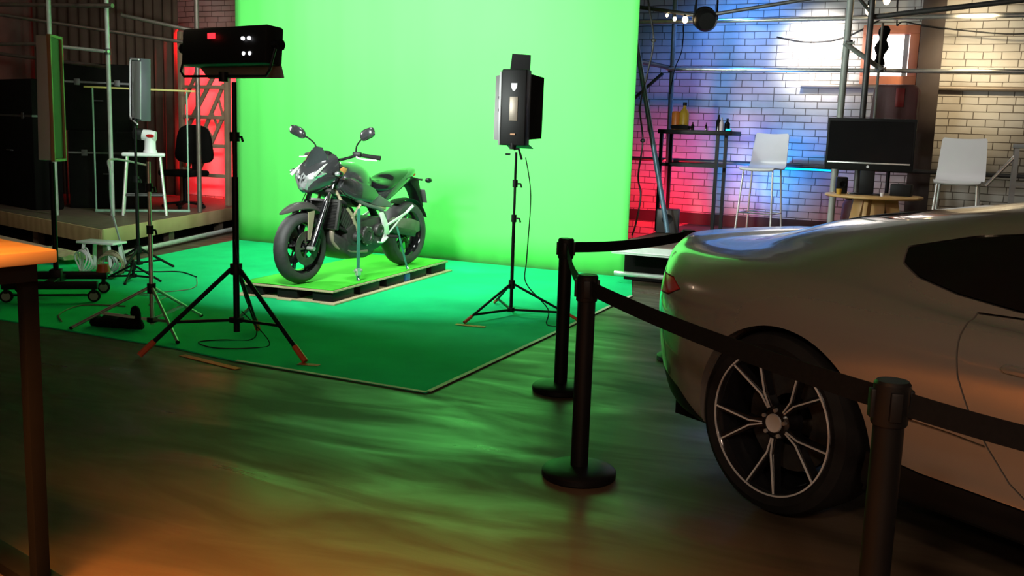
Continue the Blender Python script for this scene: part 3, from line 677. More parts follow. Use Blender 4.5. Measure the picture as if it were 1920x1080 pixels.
for k in range(9):
    a = 2 * PI * k / 9; bo.cyl((0.08 + 0.078 * math.cos(a), 0.185, 0.36 + 0.078 * math.sin(a)), (0.08 + 0.078 * math.cos(a), 0.20, 0.36 + 0.078 * math.sin(a)), 0.007, n=6)
bo.build('bolt', M['steel'], en)
hg = MB().loft(smooth_ring([[Vector((x, y, z)) for y, z in p] for x, p in (
    (0.46, [(-0.10, 0.33), (0.10, 0.33), (0.12, 0.38), (0.08, 0.43), (-0.08, 0.43), (-0.12, 0.38)]),
    (0.40, [(-0.13, 0.24), (0.13, 0.24), (0.16, 0.31), (0.12, 0.39), (-0.12, 0.39), (-0.16, 0.31)]),
    (0.28, [(-0.13, 0.17), (0.13, 0.17), (0.165, 0.23), (0.15, 0.32), (-0.15, 0.32), (-0.165, 0.23)]),
    (0.05, [(-0.12, 0.155), (0.12, 0.155), (0.155, 0.20), (0.14, 0.27), (-0.14, 0.27), (-0.155, 0.20)]),
    (-0.12, [(-0.08, 0.17), (0.08, 0.17), (0.11, 0.20), (0.10, 0.24), (-0.10, 0.24), (-0.11, 0.20)]))], 3)).build('belly_guard', M['engine'], BK, ang=50)
for s in (-1, 1):
    MB().tube([(0.36, s * 0.07, 0.50), (0.45, s * 0.09, 0.44), (0.44, s * 0.10, 0.33), (0.34, s * 0.14, 0.25), (0.05, s * 0.15, 0.22)], 0.024, 12, 5).build('header_pipe', M['brown_cast'], BK)
mf = MB().tube([(-0.10, -0.16, 0.24), (-0.25, -0.19, 0.30), (-0.40, -0.20, 0.36), (-0.78, -0.21, 0.46)], [0.03, 0.045, 0.06, 0.06, 0.055], 18, 5).build('muffler', M['bike_grey'], BK)
M['chain'] = mat('grey_olive_cover', (0.10, 0.10, 0.075), 0.5, var=0.2, scale=20)
# swing arm, chain cover, drive cover, shock
for s in (-1, 1):
    MB().bar((-0.18, s * 0.11, 0.42), (-0.79, s * 0.11, 0.31), 0.035, 0.065).build('swing_arm', M['engine'], BK, bevel=0.008)
MB().prism([(-0.34, 0.47), (-0.42, 0.49), (-0.72, 0.46), (-0.86, 0.42), (-0.86, 0.33), (-0.74, 0.30), (-0.50, 0.33), (-0.36, 0.38)], 'xz', 0.105, 0.125).build('chain_cover', M['chain'], BK, bevel=0.008)
MB().cyl((-0.20, 0, 0.62), (-0.38, 0, 0.38), 0.035, n=14).build('shock_absorber', M['black_metal'], BK)
# aluminium foot-peg brackets
for s in (-1, 1):
    y0, y1 = s * 0.178, s * 0.196
    br = MB().prism([(-0.10, 0.555), (-0.155, 0.56), (-0.235, 0.44), (-0.255, 0.36), (-0.20, 0.30), (-0.13, 0.28), (-0.165, 0.36), (-0.145, 0.46)], 'xz', y0, y1).build('footpeg_bracket', M['alu'], BK, bevel=0.006)
    MB().bar((-0.20, s * 0.19, 0.43), (-0.52, s * 0.20, 0.535), 0.014, 0.022).build('pillion_arm', M['alu'], br, bevel=0.004)
    MB().bar((-0.24, s * 0.19, 0.36), (-0.47, s * 0.20, 0.52), 0.012, 0.015).build('pillion_arm', M['alu'], br, bevel=0.004)
    MB().cyl((-0.51, s * 0.20, 0.535), (-0.57, s * 0.235, 0.60), 0.014, n=10).build('pillion_peg', M['alu'], br)
    MB().cyl((-0.22, s * 0.19, 0.335), (-0.24, s * 0.30, 0.335), 0.014, n=10).build('footpeg', M['rubber'], br)
    MB().tube([(-0.22, s * 0.20, 0.33), (-0.12, s * 0.215, 0.29), (-0.03, s * 0.225, 0.30)], 0.008, 8, 3).build('pedal', M['alu'], br)
cb = MB()
for s in (-1, 1):
    cb.tube([(0.27, s * 0.23, 1.07), (0.42, s * 0.17, 1.04), (0.46, s * 0.10, 0.95), (0.42, s * 0.09, 0.82)], 0.005, 6, 5)
    cb.tube([(0.50, s * 0.12, 0.80), (0.60, s * 0.14, 0.62), (0.68, s * 0.13, 0.42), (0.67, s * 0.10, 0.34)], 0.004, 6, 5)
cb.build('cable', M['black_plastic'], BK)

# tie-down straps
def bw(p):
    c, s_ = math.cos(R(-92.9)), math.sin(R(-92.9)); k = 1.037
    return Vector((-5.2405 + k * (c * p[0] - s_ * p[1]), 7.7284 + k * (s_ * p[0] + c * p[1]), 0.131 + k * p[2]))
A = bw((0.22, 0.20, 0.61)); B = bw((0.36, 0.30, 0.006))
def strap(A, B, label, buckle=True):
    st = MB().ribbon([A, A.lerp(B, 0.5), B], 0.046 if buckle else 0.03, (0, 1, 0), 0.003).build('tie_down_strap', M['teal_strap'])
    tag(st, label, 'strap', 'tie-down straps')
    q = A.lerp(B, 0.88)
    if buckle: MB().box(q, (0.03, 0.05, 0.06)).cyl(q + Vector((-0.015, -0.035, 0.01)), q + Vector((0.015, 0.035, 0.01)), 0.014, n=10).build('ratchet_buckle', M['steel'], st)
    MB().tube([B + Vector((0, 0, 0.02)), B + Vector((0.02, 0, 0.005)), B + Vector((0, 0, -0.001))], 0.006, 8).build('hook', M['steel'], st)
strap(A, B, 'teal tie down strap running from motorcycle frame to pallet edge')
strap(bw((-0.36, 0.20, 0.42)), bw((-0.52, 0.215, 0.006)), 'thin teal tie down strap beside the rear wheel of the motorcycle', False)

# ------------------------------------------------------------------ the car
_fa = R(-29.97); CS = 1.0855
CAR = thing('car', 'silver sports coupe parked behind the belts at the right, tail toward the green screen', 'car',
            (-0.689 + 0.95 * CS * math.cos(_fa + PI / 2), 3.882 + 0.95 * CS * math.sin(_fa + PI / 2), 0), _fa, scale=CS)
# each section: x, then half width and height of twelve rows from sill to roof centre
SEC = [
 (-0.925, [(.25, .42), (.34, .46), (.42, .55), (.46, .68), (.47, .79), (.46, .89), (.42, .945), (.35, .955), (.26, .958), (.14, .96), (0, .961)]),
 (-0.90, [(.34, .36), (.44, .42), (.51, .54), (.545, .68), (.55, .79), (.54, .89), (.48, .943), (.39, .953), (.29, .957), (.15, .959), (0, .96)]),
 (-0.82, [(.53, .31), (.63, .40), (.68, .54), (.70, .68), (.69, .80), (.65, .895), (.56, .938), (.45, .948), (.34, .953), (.18, .957), (0, .958)]),
 (-0.70, [(.70, .28), (.78, .39), (.815, .55), (.825, .68), (.80, .80), (.735, .895), (.62, .925), (.50, .934), (.38, .940), (.20, .945), (0, .947)]),
 (-0.50, [(.82, .25), (.885, .38), (.91, .55), (.91, .68), (.88, .80), (.79, .895), (.66, .925), (.54, .942), (.41, .965), (.22, .995), (0, 1.004)]),
 (-0.25, [(.88, .24), (.93, .38), (.945, .55), (.945, .68), (.915, .80), (.83, .90), (.70, .94), (.58, .975), (.44, 1.025), (.24, 1.065), (0, 1.078)]),
 (0.00, [(.90, .22), (.935, .38), (.95, .55), (.95, .68), (.925, .80), (.84, .895), (.745, .945), (.63, 1.00), (.48, 1.065), (.25, 1.108), (0, 1.122)]),
 (0.30, [(.86, .22), (.90, .36), (.925, .52), (.937, .67), (.92, .78), (.845, .87), (.78, .92), (.66, 1.03), (.50, 1.115), (.26, 1.155), (0, 1.17)]),
 (0.60, [(.86, .22), (.885, .34), (.905, .50), (.925, .66), (.915, .77), (.86, .845), (.80, .88), (.69, 1.02), (.53, 1.15), (.28, 1.20), (0, 1.213)]),
 (1.00, [(.87, .22), (.88, .33), (.895, .48), (.92, .64), (.915, .75), (.87, .825), (.81, .86), (.70, 1.02), (.55, 1.175), (.30, 1.228), (0, 1.24)]),
 (1.40, [(.87, .22), (.88, .33), (.895, .48), (.915, .64), (.91, .74), (.87, .815), (.81, .85), (.70, 1.02), (.55, 1.18), (.30, 1.235), (0, 1.248)]),
 (1.90, [(.87, .22), (.88, .33), (.90, .48), (.915, .64), (.905, .73), (.86, .80), (.80, .835), (.70, .96), (.57, 1.09), (.33, 1.165), (0, 1.185)]),
 (2.30, [(.87, .22), (.90, .34), (.925, .50), (.93, .65), (.905, .73), (.85, .79), (.77, .82), (.68, .855), (.55, .895), (.30, .925), (0, .935)]),
 (2.74, [(.88, .22), (.93, .36), (.95, .52), (.945, .65), (.91, .73), (.82, .78), (.72, .795), (.60, .80), (.45, .81), (.25, .83), (0, .84)]),
 (3.10, [(.84, .22), (.88, .34), (.885, .47), (.865, .59), (.82, .66), (.74, .71), (.66, .73), (.55, .74), (.40, .75), (.22, .765), (0, .77)]),
 (3.40, [(.68, .20), (.72, .30), (.725, .42), (.70, .51), (.66, .57), (.58, .615), (.50, .63), (.42, .642), (.32, .65), (.18, .66), (0, .665)]),
 (3.56, [(.38, .24), (.43, .30), (.45, .38), (.44, .45), (.41, .50), (.36, .53), (.30, .545), (.25, .55), (.19, .555), (.10, .56), (0, .56)]),
]
def car_rings():
    rows = []
    full = []
    for x, p in SEC:
        hw0, z0 = p[0]
        half = [(0.0, z0 - 0.03), (hw0 * 0.6, z0 - 0.03)] + p
        ring = [Vector((x, -h, z)) for h, z in half] + [Vector((x, h, z)) for h, z in reversed(half[1:-1])]
        full.append(ring)
    n = len(full[0])
    cols = [smooth([r[j] for r in full], 7) for j in range(n)]
    rr = [[cols[j][i] for j in range(n)] for i in range(len(cols[0]))]
    return [smooth(r, 5, True) for r in rr]
def eval_mesh(o):
    dg = bpy.context.evaluated_depsgraph_get(); dg.update()
    return bpy.data.meshes.new_from_object(o.evaluated_get(dg))
def boolean(o, cutter, op):
    md = o.modifiers.new('b', 'BOOLEAN'); md.operation = op; md.object = cutter; md.solver = 'EXACT'
    me = eval_mesh(o); o.modifiers.remove(md); o.data = me; return o
def kill(o):
    bpy.data.objects.remove(o, do_unlink=True)
def finish(o, ang=28):
    for p in o.data.polygons: p.use_smooth = True
    o.data.set_sharp_from_angle(angle=R(ang))
def offset_poly(poly, d):
    n = len(poly); A = sum(poly[i][0] * poly[(i + 1) % n][1] - poly[(i + 1) % n][0] * poly[i][1] for i in range(n)); sg = 1 if A > 0 else -1
    out = []
    for i in range(n):
        p0, p1, p2 = [Vector((*poly[j % n], 0)) for j in (i - 1, i, i + 1)]
        e1 = (p1 - p0).normalized(); e2 = (p2 - p1).normalized()
        n1 = Vector((e1.y, -e1.x, 0)) * sg; n2 = Vector((e2.y, -e2.x, 0)) * sg
        m_ = n1 + n2
        if m_.length < 1e-6: m_ = n1
        m_.normalize(); k = d / max(0.5, m_.dot(n1))
        q = p1 + m_ * k; out.append((q.x, q.y))
    return out
def sm2(poly, k=5): return [(p.x, p.y) for p in smooth([Vector((a, b, 0)) for a, b in poly], k, True)]
body = MB().loft(car_rings()).build('body', M['paint'], None)
def piece(name, m, poly, plane, h0, h1, gap=0.003, curve=False, parent=None):
    """cut a panel of its own out of the body, leaving a fine gap round it"""
    if curve: poly = sm2(poly)
    global body
    c1 = MB().prism(offset_poly(poly, -gap), plane, h0, h1).build('cut', m)
    c2 = MB().prism(offset_poly(poly, gap), plane, h0 + 0.002, h1 - 0.002).build('cut', m)
    q = body.copy(); q.data = body.data.copy(); COL.objects.link(q); q.name = name
    boolean(q, c1, 'INTERSECT'); boolean(body, c2, 'DIFFERENCE')
    kill(c1); kill(c2)
    q.data.materials.clear(); q.data.materials.append(m); q.name = name
    finish(q); q.parent = parent or CAR
    return q
WIN = [(.335, 1.035), (.36, .985), (.44, .948), (.60, .915), (.80, .895), (1.2, .880), (1.7, .865), (2.05, .85), (1.95, .92), (1.75, 1.02), (1.45, 1.115), (1.1, 1.135), (.80, 1.125), (.55, 1.09)]
DOOR = [(.69, .872), (.69, .81), (.715, .69), (.76, .58), (.82, .485), (.89, .395), (.96, .345), (1.10, .338), (1.9, .338), (2.02, .40), (2.08, .6), (2.08, .80), (2.02, .838), (1.6, .856), (1.2, .868), (.9, .878)]
for s, nm in ((-1, 'right'), (1, 'left')):
    a, b_ = (-1.3, -0.40) if s < 0 else (0.40, 1.3)
    piece('side_window', M['car_glass'], WIN, 'xz', a, b_)
    a, b_ = (-1.3, -0.62) if s < 0 else (0.62, 1.3)
    d_ = piece('door', M['paint'], DOOR, 'xz', a, b_)
    hx = [(.84, .742), (.855, .730), (1.02, .728), (1.035, .742), (1.02, .757), (.855, .758)]
    hd = MB().prism(hx, 'xz', s * 0.905, s * 0.928).build('door_handle', M['paint'], d_, bevel=0.005)
    a, b_ = (-1.3, -0.36) if s < 0 else (0.36, 1.3)
    piece('tail_light', M['red'], [(-1.0, .72), (-.62, .735), (-.53, .77), (-.62, .805), (-1.0, .81)], 'xz', a, b_)
piece('rear_window', M['car_glass'], [(-.56, -.42), (-.60, 0), (-.56, .42), (-.30, .44), (-.02, .43), (.10, .38), (.13, 0), (.10, -.38), (-.02, -.43), (-.30, -.44)], 'xy', 0.9, 1.4)
piece('windscreen', M['car_glass'], [(1.62, -.46), (1.62, .46), (2.20, .58), (2.30, .3), (2.32, 0), (2.30, -.3), (2.20, -.58)], 'xy', 0.86, 1.5)
piece('rear_valance', M['black_plastic'], [(-1.1, .1), (-.34, .1), (-.35, .27), (-.52, .36), (-.75, .42), (-1.1, .46)], 'xz', -1.3, 1.3)
piece('side_sill', M['black_plastic'], [(.36, .05), (2.42, .05), (2.40, .28), (2.25, .322), (1.0, .322), (.60, .335), (.40, .36)], 'xz', -1.3, 1.3)
# grooves of the flank and wheel arches
for s in (-1, 1):
    g = MB().prism([(.45, .515), (.54, .512), (.70, .503), (.81, .492), (.81, .484), (.70, .495), (.54, .504), (.45, .507)], 'xz', s * 0.885, s * 1.2).build('cut', M['matte_black'])
    boolean(body, g, 'DIFFERENCE'); kill(g)
    for x in (0.035, 2.74):
        c = MB().cyl((x, s * 0.56, 0.335), (x, s * 1.3, 0.335), 0.385, n=72).build('cut', M['matte_black'])
        for q in [body] + [ch for ch in CAR.children if ch.name.startswith(('rear_valance', 'side_sill'))]:
            boolean(q, c, 'DIFFERENCE'); finish(q)
        kill(c)
        rg = [[Vector((x + r_ * math.cos(R(a)), s * y_, 0.335 + r_ * math.sin(R(a)))) for r_, y_ in ((0.384, 0.885), (0.384, 0.58), (0.02, 0.56), (0.02, 0.575), (0.378, 0.60), (0.378, 0.885))] for a in range(-18, 199, 6)]
        MB().loft(rg).build('arch_liner', M['matte_black'], CAR)
finish(body); body.parent = CAR; body.name = 'body'
# wheels
def car_wheel(x, s):
    yo = s * 0.925; ax = (0, s, 0); zc = 0.345
    def P(r, a, y): return Vector((x + r * math.cos(a), s * y, zc + r * math.sin(a)))
    m = MB()
    m.lathe([(0.268, 0.915), (0.276, 0.908), (0.274, 0.885), (0.255, 0.86), (0.250, 0.66), (0.262, 0.64), (0.246, 0.64), (0.243, 0.86), (0.258, 0.905)], (x, 0, zc), ax, 72, closed=True)
    m.lathe([(0, 0.885), (0.05, 0.885), (0.062, 0.875), (0.065, 0.80), (0, 0.80)], (x, 0, zc), ax, 32)
    for k in range(5):
        a = 2 * PI * k / 5 - R(23)
        m.bar(P(0.045, a, 0.855), P(0.12, a, 0.865), 0.034, 0.04, ax)
        for e in (-1, 1):
            m.bar(P(0.10, a + e * 0.05, 0.862), P(0.255, a + e * R(13.5), 0.892), 0.022, 0.034, ax)
    w = m.build('wheel', M['black_gloss'], CAR)
    t = MB()
    for k in range(5):
        a = 2 * PI * k / 5 - R(23)
        for e in (-1, 1):
            t.bar(P(0.06, a + e * 0.06, 0.884), P(0.12, a + e * 0.08, 0.889), 0.005, 0.005, ax)
            t.bar(P(0.12, a + e * 0.08, 0.889), P(0.262, a + e * R(14.5), 0.912), 0.0055, 0.005, ax)
    t.lathe([(0.264, 0.913), (0.270, 0.913), (0.270, 0.917), (0.264, 0.917)], (x, 0, zc), ax, 72, closed=True)
    t.build('spoke_edge', M['alu'], w)
    MB().lathe([(0, 0.892), (0.034, 0.892), (0.036, 0.886), (0.036, 0.87), (0, 0.87)], (x, 0, zc), ax, 32).build('hub_cap', M['alu'], w)
    bt = MB()
    for k in range(5):
        a = 2 * PI * k / 5 + R(13); bt.cyl(P(0.050, a, 0.87), P(0.050, a, 0.893), 0.008, n=6)
    bt.build('wheel_bolt', M['steel'], w)
    MB().lathe([(0.10, 0.76), (0.195, 0.76), (0.195, 0.79), (0.10, 0.79)], (x, 0, zc), ax, 48, closed=True).build('brake_disc', M['engine'], w)
    MB().lathe([(0.262, 0.645), (0.30, 0.635), (0.330, 0.645), (0.3445, 0.68), (0.3455, 0.77), (0.3445, 0.86), (0.332, 0.905), (0.30, 0.926), (0.278, 0.912), (0.262, 0.905), (0.255, 0.77)], (x, 0, zc), ax, 80, closed=True).build('tyre', M['rubber'], w)
for x in (0.0, 2.74):
    for s in (-1, 1): car_wheel(x, s)
# rear plate recess, exhaust tips and underbody tray
MB().box((-0.935, 0, 0.60), (0.012, 0.50, 0.12)).build('number_plate', M['bike_grey'], CAR, bevel=0.004)
for s in (-1, 1):
    MB().lathe([(0.045, 0), (0.05, 0.0), (0.05, 0.12), (0.045, 0.12)], (-0.93, s * 0.30, 0.38), (1, 0, 0), 24, closed=True).build('exhaust_tip', M['chrome'], CAR)
    m_ = MB().loft(smooth_ring([[Vector((1.93 + dx, s * y, 0.90 + z * q)) for dx, z in ((-0.05 * q, -0.045), (0.05 * q, -0.04), (0.07 * q, 0.0), (0.045 * q, 0.045), (-0.05 * q, 0.05))] for y, q in ((0.80, 0.3), (0.87, 0.4), (0.90, 0.9), (0.97, 1.0), (1.05, 0.95), (1.085, 0.6))], 3)).build('door_mirror', M['paint'], CAR, ang=60)
MB().box((1.35, 0, 0.19), (4.2, 1.3, 0.06)).build('floor_pan', M['matte_black'], CAR)

# ------------------------------------------------------------------ light stands and lamps on the green floor
def tripod(name, label, x, y, top, hub, rad, feet, m, r=0.016, spreader=0.16, tip=None, group='tripod light stands', collars=()):
    t = thing(name, label, 'light stand', (x, y, 0.009), 0, group)
    MB().tube([(0, 0, 0.12 if spreader > 0.1 else 0.04), (0, 0, (top + hub) / 2)], r, 14).build('column', m, t)
    MB().tube([(0, 0, (top + hub) / 2 - 0.02), (0, 0, top)], r * 0.75, 14).build('riser', m, t)
    cl = MB().cyl((0, 0, hub - 0.035), (0, 0, hub + 0.035), r * 1.9, n=14)
    cl.build('collar', M['black_plastic'], t)
    MB().box((0, 0, spreader), (r * 3.4, r * 3.4, 0.035)).build('spreader_hub', M['black_plastic'], t, bevel=0.003)
    for z in collars:
        c = MB().cyl((0, 0, z - 0.03), (0, 0, z + 0.03), r * 1.55, n=14).build('clamp', M['black_plastic'], t)
        MB().tube([(r, 0, z), (r + 0.035, 0.0, z), (r + 0.045, 0, z - 0.03)], 0.008, 8).build('clamp_handle', M['black_plastic'], c)
    for a in feet:
        a = R(a); d = Vector((math.cos(a), math.sin(a), 0)); n = d.cross(Vector((0, 0, 1)))
        F = d * rad; A = d * r * 1.6 + Vector((0, 0, hub)); F.z = 0.012
        l = MB().tube([A + n * 0.0, F], r * 0.72, 10).build('leg', m, t)
        if tip: MB().tube([F.lerp(A, 0.16), F.lerp(A, -0.0)], r * 0.95, 10).build('foot_tip', tip, l)
        else: MB().ell(F, (r, r, 0.012), n=10, m=6).build('foot_tip', M['rubber'], l)
        Q = A.lerp(F, 0.62 if spreader > 0.05 else 0.8)
        MB().bar((0, 0, spreader), Q, 0.012, 0.018).build('brace', m, l)
    return t
tripod('light_stand', 'big black tripod stand nearest the camera under the wide flat lamp', -4.36, 5.05, 1.745, 0.54, 0.62, (-124, -7, 117), M['black_metal'], 0.021, 0.20, M['redcap'], collars=(1.40,))
tripod('light_stand', 'slim dark tripod stand right of the motorcycle under the barn door lamp', -3.37, 7.22, 1.33, 0.26, 0.56, (-105, 10, 130), M['black_metal'], 0.014, 0.05, M['redcap'], collars=(1.08, 0.8))
tripod('light_stand', 'silver tripod stand without a lamp, left of the big black tripod', -5.28, 5.22, 1.20, 0.30, 0.55, (-145, -28, 95), M['steel'], 0.016, 0.07, None, collars=(0.72, 1.02))
tripod('light_stand', 'dark tripod stand under the upright grey panel beside the left stage', -7.58, 7.33, 1.395, 0.20, 0.34, (-165, -70, 60), M['black_metal'], 0.018, 0.06, None, collars=(0.9,))

# wide flat lamp seen from behind
L = thing('studio_lamp', 'wide black box lamp with red indicator on the big black tripod', 'studio lamp', (-4.42, 5.02, 1.955), R(-12))
MB().box((0, 0.06, 0.02), (0.86, 0.14, 0.235), (R(-4), 0, 0)).build('housing', M['black_plastic'], L, bevel=0.018)
fl = MB().prism([(-0.41, -0.095), (0.42, -0.095), (0.43, -0.175), (-0.33, -0.175)], 'xz', -0.004, 0.004)
fl.xf(Matrix.Translation((0, 0.10, 0)) @ Matrix.Rotation(R(10), 4, 'X')).build('lower_flap', M['flap'], L)
yk = MB().tube([(-0.455, 0.05, 0.02), (-0.455, 0.0, -0.13), (-0.42, 0.0, -0.165), (0.42, 0.0, -0.165), (0.455, 0.0, -0.13), (0.455, 0.05, 0.02)], 0.009, 8).build('yoke', M['black_metal'], L)
MB().cyl((0, 0, -0.20), (0, 0, -0.14), 0.03, n=14).build('spigot', M['black_metal'], yk)
for s in (-1, 1):
    MB().cyl((s * 0.43, 0.05, 0.02), (s * 0.50, 0.05, 0.02), 0.022, n=12).cyl((s * 0.485, 0.05, 0.02), (s * 0.50, 0.05, 0.02), 0.036, n=8).build('tilt_knob', M['black_plastic'], yk)
MB().box((-0.09, -0.022, 0.085), (0.075, 0.006, 0.035)).build('power_switch', M['red_led'], L, bevel=0.002)
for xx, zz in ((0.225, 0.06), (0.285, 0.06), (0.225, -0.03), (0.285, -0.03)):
    MB().lathe([(0, 0), (0.012, 0), (0.011, 0.012), (0, 0.014)], (xx, -0.012 - 0.07 * (zz - 0.02), zz), (0, -1, 0), 16).build('painted_glint', M['white_glint'], L)  # glowing studs stand in for light reflected off the housing
MB().box((0, 0.145, 0.01), (0.78, 0.006, 0.20), (R(-8), 0, 0)).build('diffuser', M['white'], L)

# upright lamp with barn doors seen from behind
L = thing('studio_lamp', 'upright black lamp with four barn doors against the green backdrop', 'studio lamp', (-3.41, 7.24, 1.38), R(6))
MB().box((0.0, 0.04, 0.31), (0.21, 0.13, 0.60)).build('housing', M['black_plastic'], L, bevel=0.012)
for nm, pts in (('left', [(-0.10, 0.10, 0.04), (-0.10, 0.10, 0.58), (-0.235, 0.20, 0.57), (-0.24, 0.20, 0.05)]), ('right', [(0.10, 0.10, 0.06), (0.10, 0.10, 0.58), (0.165, 0.24, 0.56), (0.16, 0.24, 0.07)]),
                ('top', [(-0.08, 0.10, 0.60), (0.09, 0.10, 0.60), (0.06, 0.20, 0.735), (-0.10, 0.20, 0.745)]), ('bottom', [(-0.10, 0.10, 0.02), (0.10, 0.10, 0.02), (0.10, 0.22, -0.012), (-0.11, 0.22, -0.012)])):
    P = [Vector(p) for p in pts]; n = (P[1] - P[0]).cross(P[3] - P[0]).normalized() * 0.003
    MB().loft([[p + n for p in P], [p - n for p in P]]).build('barn_door', M['bike_grey'] if nm == 'left' else M['black_metal'], L)
MB().box((-0.115, 0.03, 0.30), (0.02, 0.10, 0.58)).build('heat_sink', M['grey_metal'], L, bevel=0.004)
MB().box((0.005, -0.027, 0.30), (0.07, 0.006, 0.19)).build('display', M['brown_cast'], L, bevel=0.003)
MB().prism([(-0.02, 0.50), (0.03, 0.50), (0.03, 0.47), (0.012, 0.44), (-0.005, 0.44), (-0.02, 0.47)], 'xz', -0.030, -0.024).build('maker_mark', M['grey_metal'], L)
MB().box((0.005, -0.030, 0.10), (0.04, 0.008, 0.012)).build('switch', M['amber'], L)
MB().cyl((0, 0.0, -0.02), (0, 0.0, 0.03), 0.028, n=14).tube([(0.01, 0, -0.02), (0.05, 0, -0.015), (0.08, 0, -0.10)], 0.010, 8).tube([(-0.02, 0, -0.06), (-0.06, 0, -0.06)], 0.008, 8).build('mount', M['black_metal'], L)
for z in (0.29, 0.39): MB().cyl((-0.18, 0.12, z), (-0.15, 0.13, z), 0.012, n=8).build('hinge_knob', M['black_plastic'], L)
def cable(name, label, pts, r=0.005, m='black_plastic', k=6, group=None):
    return tag(MB().tube(pts, r, 6, k).build(name, M[m]), label, 'cable', group)
cable('cable', 'thin cable hanging down the slim stand and out along its right leg', [(-3.28, 7.21, 1.30), (-3.22, 7.2, 1.0), (-3.235, 7.2, 0.5), (-3.22, 7.17, 0.30), (-3.0, 7.12, 0.12), (-2.95, 7.0, 0.016), (-2.80, 7.02, 0.016)])
cable('cable', 'loose loop of cable on green floor between the legs of the big black tripod', [(-4.33, 5.0, 0.75), (-4.30, 5.05, 0.4), (-4.28, 5.15, 0.16), (-4.45, 5.3, 0.02), (-4.62, 5.2, 0.015), (-4.7, 5.06, 0.015), (-4.5, 4.98, 0.015), (-4.3, 5.1, 0.015), (-4.25, 5.25, 0.03), (-4.36, 5.1, 0.26)], 0.004)
cable('cable', 'thin brown cable curling on green floor left of the silver tripod', [(-6.0, 5.9, 0.014), (-6.2, 6.3, 0.014), (-6.45, 6.2, 0.014), (-6.3, 6.7, 0.014), (-6.7, 7.2, 0.014)], 0.004, 'brown_cast')
cable('cable', 'pale flex lying in an arc on green floor left of the sandbag', [(-6.0, 5.05, 0.014), (-6.25, 5.25, 0.014), (-6.4, 5.6, 0.014), (-6.1, 5.75, 0.014)], 0.006, 'brown_cast')

# sand bag at the foot of the silver stand
bg = thing('sandbag', 'limp black sandbag lying at the foot of the silver tripod', 'sandbag', (-5.53, 5.13, 0.009), R(14))
b = MB(); rg = []
for i in range(15):
    u = -0.20 + 0.40 * i / 14; h = 0.030 + 0.028 * abs(math.sin(i * 0.9)) * (1 - abs(u) / 0.24) + 0.01 * math.sin(i * 2.1); wd = 0.085 * math.sqrt(max(0.05, 1 - (u / 0.215) ** 2))
    rg.append([Vector((u, wd * math.cos(2 * PI * k / 14), max(0.0, h + h * math.sin(2 * PI * k / 14)))) for k in range(14)])
b.loft(rg).build('bag', M['webbing'], bg, ang=80)
b = MB().tube([(0.13, 0.02, 0.05), (0.12, 0.02, 0.12), (0.15, 0.0, 0.15), (0.18, -0.02, 0.12), (0.18, -0.02, 0.03)], 0.022, 8, 4).build('handle', M['webbing'], bg)

# ------------------------------------------------------------------ brick wall corner, on the right-hand stage
Z0 = 0.42
def scaf(name, label, a, b, r=0.024, m='tube_dark', group='scaffold tubes at the brick wall'):
    return tag(MB().tube([a, b], r, 14).build(name, M[m]), label, 'scaffold tube', group)
def coupler(p, label, group='scaffold couplers'):
    t = thing('scaffold_coupler', label, 'coupler', p, 0, group)
    MB().lathe([(0.026, -0.035), (0.036, -0.035), (0.036, 0.035), (0.026, 0.035)], (0, 0, 0), (0, 0, 1), 16, closed=True).build('sleeve', M['tube_dark'], t)
    MB().cyl((-0.05, -0.05, 0), (0.05, -0.05, 0), 0.012, n=8).cyl((0.05, -0.05, 0), (0.065, -0.05, 0), 0.02, n=6).build('bolt', M['steel'], t)
M['tube_blue'] = mat('bluish_scaffold_paint', (0.16, 0.28, 0.36), 0.4, 0.4, var=0.12, scale=12)
scaf('scaffold_tube', 'upright bluish scaffold tube left of the wall between table and backdrop', (-3.40, 11.62, Z0), (-3.44, 11.62, 4.6), 0.028, 'tube_blue')
scaf('scaffold_tube', 'slanting blue scaffold brace crossing in front of the tall metal table', (-3.60, 10.62, 2.75), (-3.07, 10.62, Z0 + 0.03), 0.028, 'tube_blue')
scaf('scaffold_tube', 'long bright horizontal scaffold tube across the middle of the brick wall', (-3.45, 11.56, 2.29), (2.6, 11.56, 2.27), 0.024, 'steel')
scaf('scaffold_tube', 'short scaffold tube coming forward beside the edge of the backdrop', (-3.45, 11.60, 2.31), (-3.62, 10.3, 2.33), 0.026, 'tube_dark')
scaf('scaffold_tube', 'thin diagonal scaffold tube behind the backdrop edge below a coupler', (-3.50, 11.52, 2.24), (-3.86, 11.52, 1.92), 0.02, 'tube_dark')
scaf('scaffold_tube', 'low horizontal scaffold tube behind the legs of the tall metal table', (-3.95, 11.72, 1.225), (2.5, 11.9, 1.20), 0.024, 'tube_dark')
scaf('scaffold_tube', 'topmost horizontal scaffold tube lit pink and white', (-4.0, 11.45, 2.82), (2.6, 11.45, 2.83), 0.024, 'steel')
scaf('scaffold_tube', 'dark tube rising right from the round hanging lamp', (-2.84, 10.9, 2.82), (-1.75, 10.9, 2.97), 0.02, 'tube_dark')
scaf('scaffold_tube', 'dark tube sloping down to the string bulbs by the backdrop', (-3.75, 11.0, 2.95), (-2.9, 11.0, 2.82), 0.022, 'tube_dark')
scaf('scaffold_tube', 'dark tube at the top right corner over the window', (-1.20, 11.1, 2.79), (0.60, 11.1, 2.97), 0.028, 'tube_dark')
scaf('scaffold_tube', 'short dark tube slanting up above the window', (-1.15, 11.2, 2.80), (-1.45, 11.2, 3.15), 0.018, 'tube_dark')
scaf('scaffold_tube', 'pale green upright scaffold tube left of the monitor', (-1.40, 11.0, Z0), (-1.365, 11.0, 4.6), 0.036, 'tube_pale')
